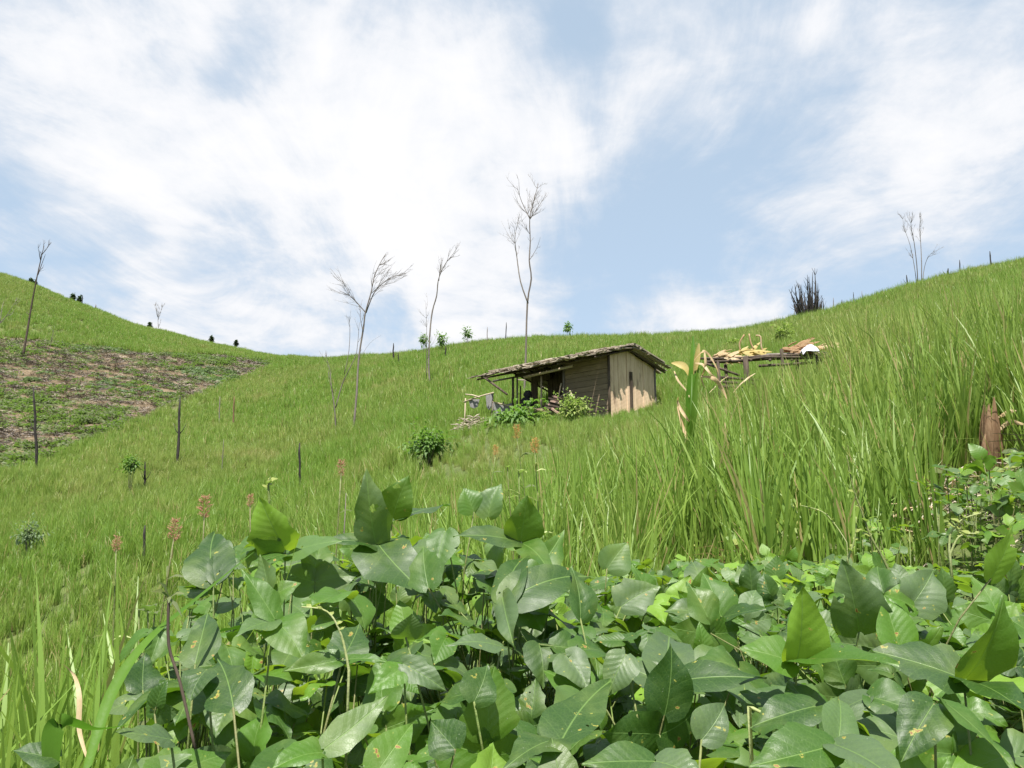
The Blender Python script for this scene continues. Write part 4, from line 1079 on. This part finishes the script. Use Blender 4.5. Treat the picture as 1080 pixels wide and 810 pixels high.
bare_tree('clump of thin bare pale trunks with feathery tops on the right ridge', rR, [(967, 301), (964, 280), (959, 258), (954, 240), (952, 228)], .055,
          [([(968, 300), (967, 280), (964, 255), (961, 240), (961, 228)], .05), ([(972, 299), (972, 278), (971, 255), (970, 240), (971, 228)], .05), ([(973, 298), (975, 282), (979, 271), (986, 264)], .035)],
          [(0, .5, 9, 1.0, .010, 1.0, (-.1, 0, .3)), (1, .5, 9, 1.0, .010, 1.0, (0, 0, .3)), (2, .5, 9, 1.0, .010, 1.0, (.1, 0, .3)), (3, .5, 6, .9, .010, .9, (.5, 0, .2))])
# burnt multi-stemmed bush
c = unp(854, 331, 52); b = Vector((c.x, c.y, gz(c.x, c.y))); e = thing('burnt_bush', b, 'charred black bush of bunched spiky stems on the right ridge', 'burnt bush')
for i in range(40):
    fx = random.uniform(-1, 1); dep = random.uniform(-1, 1); base = unp(855 + fx * 7, 333, 52 + dep * .45); base.z = gz(base.x, base.y) - .1
    H = (12 + 42 * random.random() ** 1.6) * (1 - .35 * abs(fx)); tip = unp(852 + fx * random.uniform(10, 24), 330 - H, 52 + dep * 1.3); mid = (base + tip) / 2 + Vector((random.uniform(-.1, .1), random.uniform(-.1, .1), 0)); mid.x += fx * .12
    m = MB(); ln = smooth([base, mid, tip], 3); m.tube(ln, [.085 * (1 - .88 * k / (len(ln) - 1)) for k in range(len(ln))], 5); twigs(m, ln, .3, 3, .9, .022, .9, (0, 0, .2), 1); m.build('stem', M['char'], e)
c2 = unp(854, 322, 52); m = MB(); blob(m, b + Vector((0, 0, .45)), .42, .40, .75, 3, rough=.22); m.build('root_crown', M['char'], e)


def stub(px, yt, yb, r, rad, lab, mt='char', lean=0.0, side=False, grp='charred posts and stumps in the rice', cat='stump'):
    tp = unp(px + lean, yt, r); b = unp(px, yb, r); b.z = gz(b.x, b.y) - .1; n = 7; base = Vector((b.x, b.y, b.z + .1)); e = thing('burnt_post', base, lab, cat, grp)
    pts = [b + (tp - b) * i / (n - 1) + Vector((random.uniform(-1, 1), random.uniform(-1, 1), 0)) * rad * .5 * (0 < i < n - 1) for i in range(n)]
    m = MB(); m.tube(pts, [rad * random.uniform(.85, 1.15) * (1.15 - .3 * i / n) for i in range(n - 1)] + [rad * .45], 7); m.build('trunk', M[mt], e)
    if side:
        m = MB(); q = pts[3]
        for s_ in (-1, 1): m.tube([q, q + Vector((s_ * rad * 3, 0, rad * 4)), q + Vector((s_ * rad * 5, .02, rad * 9))], [rad * .4, rad * .3, rad * .15], 5)
        m.build('branch', M[mt], e)
    return e


random.seed(55)
def hr(px, py, can=.3): return hit(px, py, can)[1]
ST = [  # px, top, base, r(None->from ground), radius, label, material, lean, side
    (41, 408, 488, hr(41, 490, .3), .075, 'long dark leaning pole at the lower edge of the cleared patch', 'char', -6, True),
    (188, 419, 484, hr(188, 486, .3), .075, 'tall charred post below the tip of the cleared patch', 'char', 2, True),
    (317, 467, 520, hr(317, 520, .2), .05, 'upright charred post in the rice above the yellow-green bean leaf', 'char', -1, False),
    (152, 554, 597, hr(152, 598, .1), .04, 'short charred stick low in the rice left of the beans', 'char', 1, False),
    (153, 487, 514, hr(153, 516, .2), .05, 'broken charred stick beside the small dark bush', 'char', 0, True),
    (247, 418, 434, 40, .06, 'short brown stub in the rice right of the tall charred post', 'husk', 0, False),
    (232, 418, 434, 42, .045, 'thin grey stub left of the short brown stub', 'deadwood', 0, False),
    (415, 362, 376, 60, .10, 'short dark stub on the saddle between wind-swept tree and slim tree', 'char', 0, False),
    (470, 365, 378, 55, .08, 'dark stub under the sapling right of the slim tree', 'char', 0, False),
    (421, 372, 382, 55, .06, 'small dark stub just below the stub on the saddle', 'char', -1, False),
    (533, 340, 354, 62, .07, 'dark stub on the ridge just left of the tallest tree', 'char', 1, False),
    (514, 345, 354, 63, .06, 'tiny stub on the ridge, second left of the tallest tree', 'deadwood', 0, False),
    (101, 321, 330, 97, .10, 'pale stub on the left ridge after the pair of dark trees', 'deadwood', 0, False),
    (87, 311, 322, 97, .07, 'thin dark stub touching the pair of trees on the left ridge', 'char', 0, False),
    (838, 325, 338, 54, .04, 'thin stick left of the charred bush, outermost', 'deadwood', 0, False),
    (842, 322, 336, 54, .035, 'thin stick immediately left of the charred bush', 'deadwood', 1, False),
    (868, 317, 332, 54, .055, 'dark stick immediately right of the charred bush', 'char', 0, False),
    (879, 314, 330, 54, .045, 'second stick to the right of the charred bush', 'deadwood', 0, False),
    (888, 316, 329, 54, .055, 'thick short stick, third to the right of the charred bush', 'char', 0, False),
    (900, 308, 322, 54, .04, 'fourth stick to the right of the charred bush', 'char', 0, False),
    (909, 307, 320, 54, .035, 'last thin stick right of the charred bush before the bare clump', 'deadwood', 0, False),
    (958, 290, 309, 52, .07, 'forked charred stump at the left foot of the pale bare clump', 'char', -2, True),
    (945, 301, 308, 54, .04, 'tiny stick well left of the pale bare clump', 'deadwood', 0, False),
    (999, 283, 296, 54, .09, 'knobbly charred stump on the ridge right of the pale bare clump', 'char', 1, True),
    (1012, 274, 292, 54, .055, 'upright post on the right ridge between knobbly stump and last post', 'char', 0, False),
    (1046, 265, 284, 54, .075, 'last dark post on the ridge near the right edge', 'char', -2, False),
    (1027, 287, 302, 49, .05, 'stick in the rice below the last two ridge posts', 'char', 0, False),
    (996, 303, 311, 44, .08, 'short black stump in the rice below the knobbly stump', 'char', 0, False),
    (1019, 305, 315, 42, .08, 'black stump in the rice left of the bushy sapling', 'char', 0, True),
    (235, 463, 480, 27, .02, 'thin twig standing in the rice right of the tall charred post', 'deadwood', 1, True),
    (360, 520, 545, 5, .008, 'dry bent twig just above the beans', 'deadwood', 5, False),
]
for (px, yt, yb, r, rad, lab, mt, lean, side) in ST: stub(px, yt, yb, r, rad * .58, lab, mt, lean, side)

# ------------------------------------------------------------------ drying rack
random.seed(61)
DR = 17.0
def rk(px, py, dd=0.0): return unp(px, py, DR + dd)


base = unp(812, 400, DR); base.z = gz(base.x, base.y)
rack = thing('drying_rack', base, 'low rough pole platform standing in the rice right of the hut', 'rack')
for (px, dd, rad, yt) in ((757, 0, .035, 381), (786, 0, .06, 376), (824, 0, .035, 368), (861, 0, .05, 378), (765, 1.1, .04, 384), (840, 1.1, .04, 376)):
    m = MB(); a = rk(px, yt, dd); b = a.copy(); b.z = gz(b.x, b.y) - .1; m.tube([b, (a + b) / 2 + Vector((.02, 0, 0)), a], rad, 7); m.build('post', M['darkwood'], rack)
for i in range(15):
    f = i / 14; dd = f * 1.2; m = MB(); x0 = random.uniform(736, 752); x1 = random.uniform(868, 884)
    p_ = [rk(x0 + (x1 - x0) * k / 4, 376 + 3.0 * (x0 + (x1 - x0) * k / 4 < 800) + random.uniform(-1.2, 1.2) - .8 * k + (3 if i % 3 == 0 else 0), dd) for k in range(5)]
    m.tube(p_, random.uniform(.018, .032), 6); m.build('slat_pole', M[random.choice(['deadwood', 'pale_pole', 'darkwood', 'deadwood'])], rack)
for (px) in (752, 770, 792, 812, 835, 850, 866):
    m = MB(); m.tube([rk(px, 380, -.12), rk(px + 1, 378, 1.3)], .03, 6); m.build('cross_pole', M['darkwood'], rack)
for (a_, b_) in (((744, 383), (780, 396)), ((762, 403), (800, 405)), ((762, 408), (802, 408)), ((760, 398), (800, 401)), ((800, 386), (884, 381))):
    m = MB(); m.tube([rk(*a_), rk(*b_)], [.03, .025], 6); m.build('brace', M['darkwood'], rack)


def stalkpile(cx, cy, w_, h_, n, mt, r, lab, lean=0, cat='stalks'):
    m = MB()
    for i in range(n):
        a = unp(cx + random.uniform(-w_, w_ * .3), cy + random.uniform(-h_ * .2, h_), r + random.uniform(0, .6)); l = random.uniform(.4, 1.0) * w_ / F * r * 1.4
        d = Vector((random.uniform(.4, 1), random.uniform(-.4, .4), random.uniform(-.1, .45) + lean)).normalized(); pts = [a]
        for k in range(4): d = (d + Vector((random.uniform(-.15, .15), random.uniform(-.2, .2), random.uniform(-.25, .1)))).normalized(); pts.append(pts[-1] + d * l / 4)
        if random.random() < .5: m.tube(pts, [.016, .018, .015, .012, .006], 5)
        else: m.strip(pts, (0, .5, 1), [.012, .035, .04, .025, .004], cup=.3)
    o = m.build('dry_stalks', mt); tag(o, lab, cat, None, 'stuff'); return o


stalkpile(843, 366, 18, 6, 46, M['orangeleaf'], DR, 'heap of brown dry stalks on the right end of the rack')
stalkpile(765, 375, 16, 5, 40, M['dryleaf'], DR, 'heap of pale dry straw hanging over the left end of the rack')
stalkpile(870, 365, 14, 3, 14, M['dryleaf'], DR, 'pale dry stalks sticking out past the rack end', -.1)
stalkpile(793, 371, 16, 2, 26, M['yellowleaf'], DR, 'yellow dry maize leaves lying on the middle of the rack')
for (pts, lab) in (([(781, 370), (780, 362), (785, 353)], 'bent pale stalk standing on the rack, left one'), ([(790, 352), (792, 362), (795, 368)], 'short pale stalk standing on the rack between two bent ones'), ([(797, 354), (802, 355), (803, 366), (806, 372)], 'hooked pale stalk standing on the rack, right one')):
    m = MB(); m.tube(smooth([rk(a, b, .4) for a, b in pts], 3), .018, 6); o = m.build('stalk', M['dryleaf']); tag(o, lab, 'stalk', 'stalks standing on the rack')
m = MB(); vs = []
for sd2 in (0, 1):
    for j in range(7):
        for i in range(9):
            fx = i / 8 - .5; fz = j / 6 - .5; p = rk(854, 371, -.1) + Vector((fx * .34 * (1 - .4 * fz), fz * .4, .05 - .10 * (fz < -.3) + .09 * math.exp(-(fx * 3) ** 2 - (fz * 2) ** 2) + .012 * math.sin(i * 1.1 + j * 1.3) - (.05 if abs(fx) > .42 else 0) - sd2 * .008)); vs.append(p)
fs = [(o_ + j * 9 + i, o_ + j * 9 + i + 1, o_ + (j + 1) * 9 + i + 1, o_ + (j + 1) * 9 + i) for o_ in (0, 63) for j in range(6) for i in range(8)]
m.add(vs, fs, None, .2); o = m.build('cloth', M['whitecloth']); tag(o, 'crumpled white cloth lying among the stalks on the rack', 'cloth')

# pile of dry stalks left of the porch
o = MB()
for i in range(230):
    a = unp(random.gauss(499, 7), 455 - abs(random.gauss(0, 6)) + random.random() * 3, 21 + random.uniform(-.3, .3)); an = random.uniform(0, 6.28); l = random.uniform(.12, .4); d = Vector((math.cos(an), math.sin(an) * .6, random.uniform(-.2, .5)))
    o.tube([a, a + d * l * .5 + Vector((0, 0, .02)), a + d * l], [.013, .016, .008], 5)
o = o.build('firewood_pile', M['bark']); tag(o, 'tangled heap of cut dry stalks left of the hut porch', 'wood pile', None, 'stuff')

# ------------------------------------------------------------------ maize and other single plants
random.seed(44)
def blade(m, pts, wmax, side=(1, 0, 0), cup=.35, rnd=None, tw=0, n=5):
    L_ = smooth(pts, n); k = len(L_); ws = [wmax * (.35 + .65 * min(1, i / k * 3)) * (1 if i / k < .45 else max(.03, 1 - (i / k - .45) / .55)) for i in range(k)]
    m.strip(L_, side, ws, cup=cup, rnd=rnd, twist=tw)


MR = 5.2
mz = lambda a, b, d=0.0: unp(a, b, MR + d)
b = mz(729, 520); b.z = gz(b.x, b.y); e = thing('maize_plant', b, 'maize plant with one upright green leaf and pale dry leaves right of the hut', 'maize plant')
m = MB(); m.tube([b, mz(729, 480), mz(729, 440), mz(730, 395)], [.016, .014, .012, .009], 8); m.build('stalk', M['maize'], e)
m = MB(); blade(m, [mz(729, 478), mz(728, 430), mz(730, 390), mz(731, 354, .05)], .034, (1, .1, 0), .25, .1); m.build('leaf', M['maize'], e)
m = MB(); blade(m, [mz(727, 470), mz(731, 440, -.03), mz(733, 410, -.03), mz(737, 385, -.02)], .022, (1, .3, 0), .4, .9); m.build('leaf', M['maize'], e)
m = MB(); blade(m, [mz(728, 400), mz(722, 388), mz(714, 384), mz(708, 383)], .026, (0, .3, 1), .4, .5); blade(m, [mz(732, 395), mz(735, 375), mz(737, 362)], .022, (1, .3, 0), .4, .5); m.build('yellow_leaf', M['yellowleaf'], e)
m = MB()
for pts, w_ in (([(732, 378), (742, 372), (750, 375), (756, 390), (758, 402)], .016), ([(733, 384), (744, 382), (750, 392), (756, 398)], .02), ([(740, 398), (752, 398), (762, 408), (768, 422)], .024), ([(748, 415), (760, 402), (768, 398)], .008), ([(727, 445), (721, 440), (716, 425), (715, 420)], .014), ([(716, 430), (720, 448), (726, 464), (728, 462)], .02), ([(710, 392), (716, 402), (724, 412), (727, 420)], .012), ([(742, 372), (744, 385), (741, 398), (745, 408)], .02), ([(772, 415), (783, 404), (797, 395)], .012)):
    blade(m, [mz(a + random.uniform(-1.5, 1.5), q + random.uniform(-2, 2), random.uniform(-.06, .06)) for a, q in pts], w_ * .72, (.5, .4, .6), .8, None, random.uniform(-1, 1))
m.build('dry_leaf', M['dryleaf'], e)

SR = 4.6
b = unp(1045, 500, SR); b.z = gz(b.x, b.y); e = thing('dead_stalk', b, 'thick brown dry stump of stalk in the rice near the right edge', 'dead stalk')
m = MB()
for i in range(20):
    a = 6.28 * i / 20 + random.uniform(-.2, .2); q_ = random.uniform(.5, 1.25); x_ = math.cos(a) * .05 * q_; y_ = math.sin(a) * .05 * q_; tp = random.uniform(420, 462)
    p0 = unp(1045, 492, SR) + Vector((x_ * .8, y_ * .8, 0)); p1 = unp(1045, (tp + 490) / 2, SR) + Vector((x_ * 1.2, y_ * 1.2, 0)); p2 = unp(1044 + x_ * 60, tp, SR) + Vector((x_ * .5, y_, 0))
    blade(m, [p0, p1, p2], random.uniform(.01, .02), (-math.sin(a), math.cos(a), 0), -.5, random.random(), random.uniform(-.8, .8))
m.build('sheath', M['husk'], e)
m = MB(); m.tube([b, unp(1045, 480, SR), unp(1046, 440, SR)], [.035, .032, .02], 8); m.build('stalk', M['dryleaf'], e)
m = MB(); blade(m, [unp(1052, 455, SR), unp(1062, 446, SR), unp(1072, 446, SR - .1), unp(1085, 448, SR - .1)], .014, (0, .4, 1), .5, .4); blade(m, [unp(1053, 440, SR), unp(1064, 434, SR), unp(1072, 433, SR)], .012, (0, .4, 1), .5, .6); m.build('dry_leaf', M['dryleaf'], e)

GR = 1.0
def single_blade(lab, pts, w_, mt, r, side=(1, 0, 0), cup=.35, nm='grass_blade'):
    P_ = [unp(a, q, r + dd) for a, q, dd in pts]; m = MB(); blade(m, P_, w_, side, cup, .35, n=7); o = m.build(nm, M[mt]); tag(o, lab, 'grass blade', None); return o


single_blade('long arching green blade crossing the left end of the beans', [(82, 850, -.1), (98, 790, -.05), (120, 728, 0), (155, 677, .05), (207, 632, .12), (268, 582, .25)], .0062, 'maize', GR, (1, .2, 0))
single_blade('upright short blade bent over at the bottom left', [(52, 850, 0), (54, 810, 0), (58, 768, 0), (75, 764, 0), (100, 770, .02), (140, 764, .04)], .009, 'maize', .9, (1, .3, .2))
single_blade('dry straw-coloured blade standing in front of the left rice', [(92, 800, 0), (84, 770, .02), (84, 735, .03), (78, 712, .05), (66, 700, .05)], .0028, 'dryleaf', .95, (1, 0, 0))


def tassel(px, py, r, s_, lab, mt='tassel', name='grain_head', ybase=None, leaves=True):
    c = unp(px, py, r); k = .66 * s_ * r / F; b = unp(px + random.uniform(-5, 5), py + 90, r); b.z = min(gz(b.x, b.y), c.z - .1); e = thing(name, b, lab, 'flowering plant', 'pink-tasselled plants')
    m = MB(); ln = smooth([b, (b + c) / 2 + Vector((random.uniform(-.08, .08), 0, 0)), c - Vector((0, 0, k * .4))], 4); m.tube(ln, .0024, 5); m.build('stem', M['stem'], e)
    m = MB()
    for i in range(150):
        z_ = random.uniform(-.6, .6); rr_ = .28 * (1 - (z_ / .65) ** 2) ** .5; a = random.uniform(0, 6.28); p = c + Vector((math.cos(a) * rr_ * k * random.random(), math.sin(a) * rr_ * k * random.random(), z_ * k)); d = Vector((math.cos(a), math.sin(a), random.uniform(.1, 1.3))).normalized() * k * random.uniform(.14, .3)
        m.tube([p, p + d * .6, p + d], [k * .008, k * .014, k * .005], 4)
    m.build('tassel', M[mt], e)
    if leaves:
        m = MB()
        for i in range(12):
            f = random.uniform(.5, .97); p = ln[int(f * (len(ln) - 1))]; a = random.uniform(0, 6.28); l = k * random.uniform(.9, 1.8); d = Vector((math.cos(a), math.sin(a) * .5, .5)).normalized()
            blade(m, [p, p + d * l * .5, p + d * l - Vector((0, 0, l * .35))], k * .10, (-d.y, d.x, .2), .4, None, .6, 3)
        m.build('leaf', M['paleshoot'] if random.random() < .5 else M['weed'], e)
    return e


tassel(216, 535, 2.7, 26, 'pink-tasselled plant standing behind the lone grey bean leaf'); tassel(184, 560, 2.5, 26, 'pink-tasselled plant with white husk left of the lone grey bean leaf'); tassel(123, 574, 3.2, 18, 'small pink-tasselled plant with white drooping leaves, leftmost of the tassels')
tassel(360, 494, 2.4, 20, 'pale pinkish flower head on a stalk above the dark upright bean leaf'); tassel(545, 456, 4.0, 18, 'orange flower head just below the porch bush', 'tassel2'); tassel(564, 470, 3.8, 20, 'orange flower head on a pale bent stem right of the other orange head', 'tassel2'); tassel(523, 475, 4.2, 13, 'faint small orange head left of the two bright ones', 'tassel2'); tassel(264, 528, 3.0, 15, 'small pale seed head between the pink tassels and the yellow-green leaf')
m = MB(); e = thing('seedling', Vector((unp(182, 760, 1.25).x, unp(182, 760, 1.25).y, gz(*unp(182, 760, 1.25).xy))), 'dark thin stem with small leaves at its tip crossing the left bean leaves', 'seedling')
m.tube(smooth([unp(206, 790, 1.0), unp(190, 720, 1.02), unp(178, 680, 1.04), unp(178, 630, 1.06)], 4), .0018, 6); m.build('stem', M['darkwood'], e); m = MB()
for (dx, dy) in ((-18, -6), (16, -4), (-10, -16), (10, -18), (0, 6), (-14, 22), (14, 20)):
    p = unp(178, 630, 1.06); q = unp(178 + dx, 630 + dy, 1.05); m.strip([p, (p + q) / 2 + Vector((0, 0, .004)), q], (0, .8, .6), [.001, .003, .0005], cup=.3)
m.build('leaf', M['weed'], e)
def weed(px, py, ybase, r, n, lab, mt, spread=30, leafL=.05, wr=.3, mt2=None):
    c = unp(px, ybase, r); b = Vector((c.x, c.y, gz(c.x, c.y))); e = thing('weed', b, lab, 'weed'); ms = MB(); m = MB()
    for i in range(n):
        tip = unp(px + random.uniform(-spread, spread), py + random.uniform(0, 22), r + random.uniform(-.08, .12)); ln = smooth([b, (b + tip) / 2 + Vector((random.uniform(-.04, .04), 0, .02)), tip], 5)
        ms.tube(ln, [.0028 - .0018 * k / len(ln) for k in range(len(ln))], 5)
        for k in range(11):
            f = .3 + .7 * k / 10; p = ln[int(f * (len(ln) - 1))]; a = k * 2.4 + random.uniform(-.4, .4); d = Vector((math.cos(a), math.sin(a), random.uniform(.0, .8)))
            leaflet(m, p, d, Vector((-d.x * .4, -d.y * .4, 1)), leafL * random.uniform(.5, 1.1) * (1.2 - .5 * f), wr, .3, random.uniform(.2, .9), 0, hi=False)
    ms.build('stem', M['stem'], e); m.build('foliage', M[mt], e)


weed(543, 482, 600, 2.6, 3, 'yellow-green weed with pointed leaves rising above the round bean leaf', 'lightbush', 9, .055, .24)
weed(178, 640, 760, 1.4, 6, 'light green weed between the long arching blade and the left bean leaves', 'weed', 42, .05, .33)
weed(1040, 510, 600, 3.0, 7, 'tangled green weed against the foot of the dry stump', 'weed', 40, .07, .3)
weed(925, 545, 600, 2.6, 5, 'small pale weed between the crossing shoots and the dry stump', 'lightbush', 30, .05, .3)
# pale climbing shoots over the right beans
SH = [([(888, 604), (896, 585), (902, 565), (903, 545)], 2.2, 'pale thick bean shoot pointing up, left of the crossing pair', 'paleshoot', .005),
      ([(945, 620), (932, 590), (918, 565), (909, 540), (900, 515), (893, 480)], 2.1, 'long green climbing shoot leaning left over the right beans', 'stem', .0055),
      ([(1001, 580), (1003, 562), (1015, 548), (1035, 541)], 2.2, 'pale arched stem under the right weeds, upper of two', 'paleshoot', .005), ([(1002, 585), (1010, 568), (1020, 563), (1032, 563)], 2.1, 'pale arched stem under the right weeds, lower of two', 'paleshoot', .0045),
      ([(893, 572), (882, 555), (868, 540), (845, 533)], 2.6, 'thin pale tendril reaching left from the crossing shoots', 'paleshoot', .003), ([(284, 525), (283, 512), (285, 503)], 1.9, 'short green shoot tip above the yellow-green bean leaf', 'stem', .005),
      ([(368, 707), (360, 670), (345, 645), (318, 640)], 1.05, 'pale green arching stem over the low left bean leaves', 'paleshoot', .003), ([(790, 745), (820, 760), (870, 785)], .98, 'pale stem lying low across the gap right of the middle', 'paleshoot', .0035)]
for (pts, r, lab, mt, rad) in SH:
    L_ = smooth([unp(a, q, r) for a, q in pts], 5); b = Vector((L_[0].x, L_[0].y, gz(L_[0].x, L_[0].y))); e = thing('vine_shoot', b, lab, 'vine shoot', 'shoots rising from the beans')
    m = MB(); rad *= .62; m.tube([L_[0] - Vector((0, 0, .12))] + L_, [rad] + [rad * (1 - .6 * i / len(L_)) for i in range(len(L_))], 6); m.build('stem', M[mt], e)
    m = MB()
    for i in range(5):
        p = L_[int((.4 + .6 * i / 5) * (len(L_) - 1))]; a = random.uniform(0, 6.28); d = Vector((math.cos(a), math.sin(a), .6)); leaflet(m, p, d, Vector((0, -.6, .8)), rad * random.uniform(3.5, 8), .32, .4, .5, 0, .97, hi=False)
    m.build('leaf', M['lightbush'], e)
print('objects', len(bpy.data.objects))
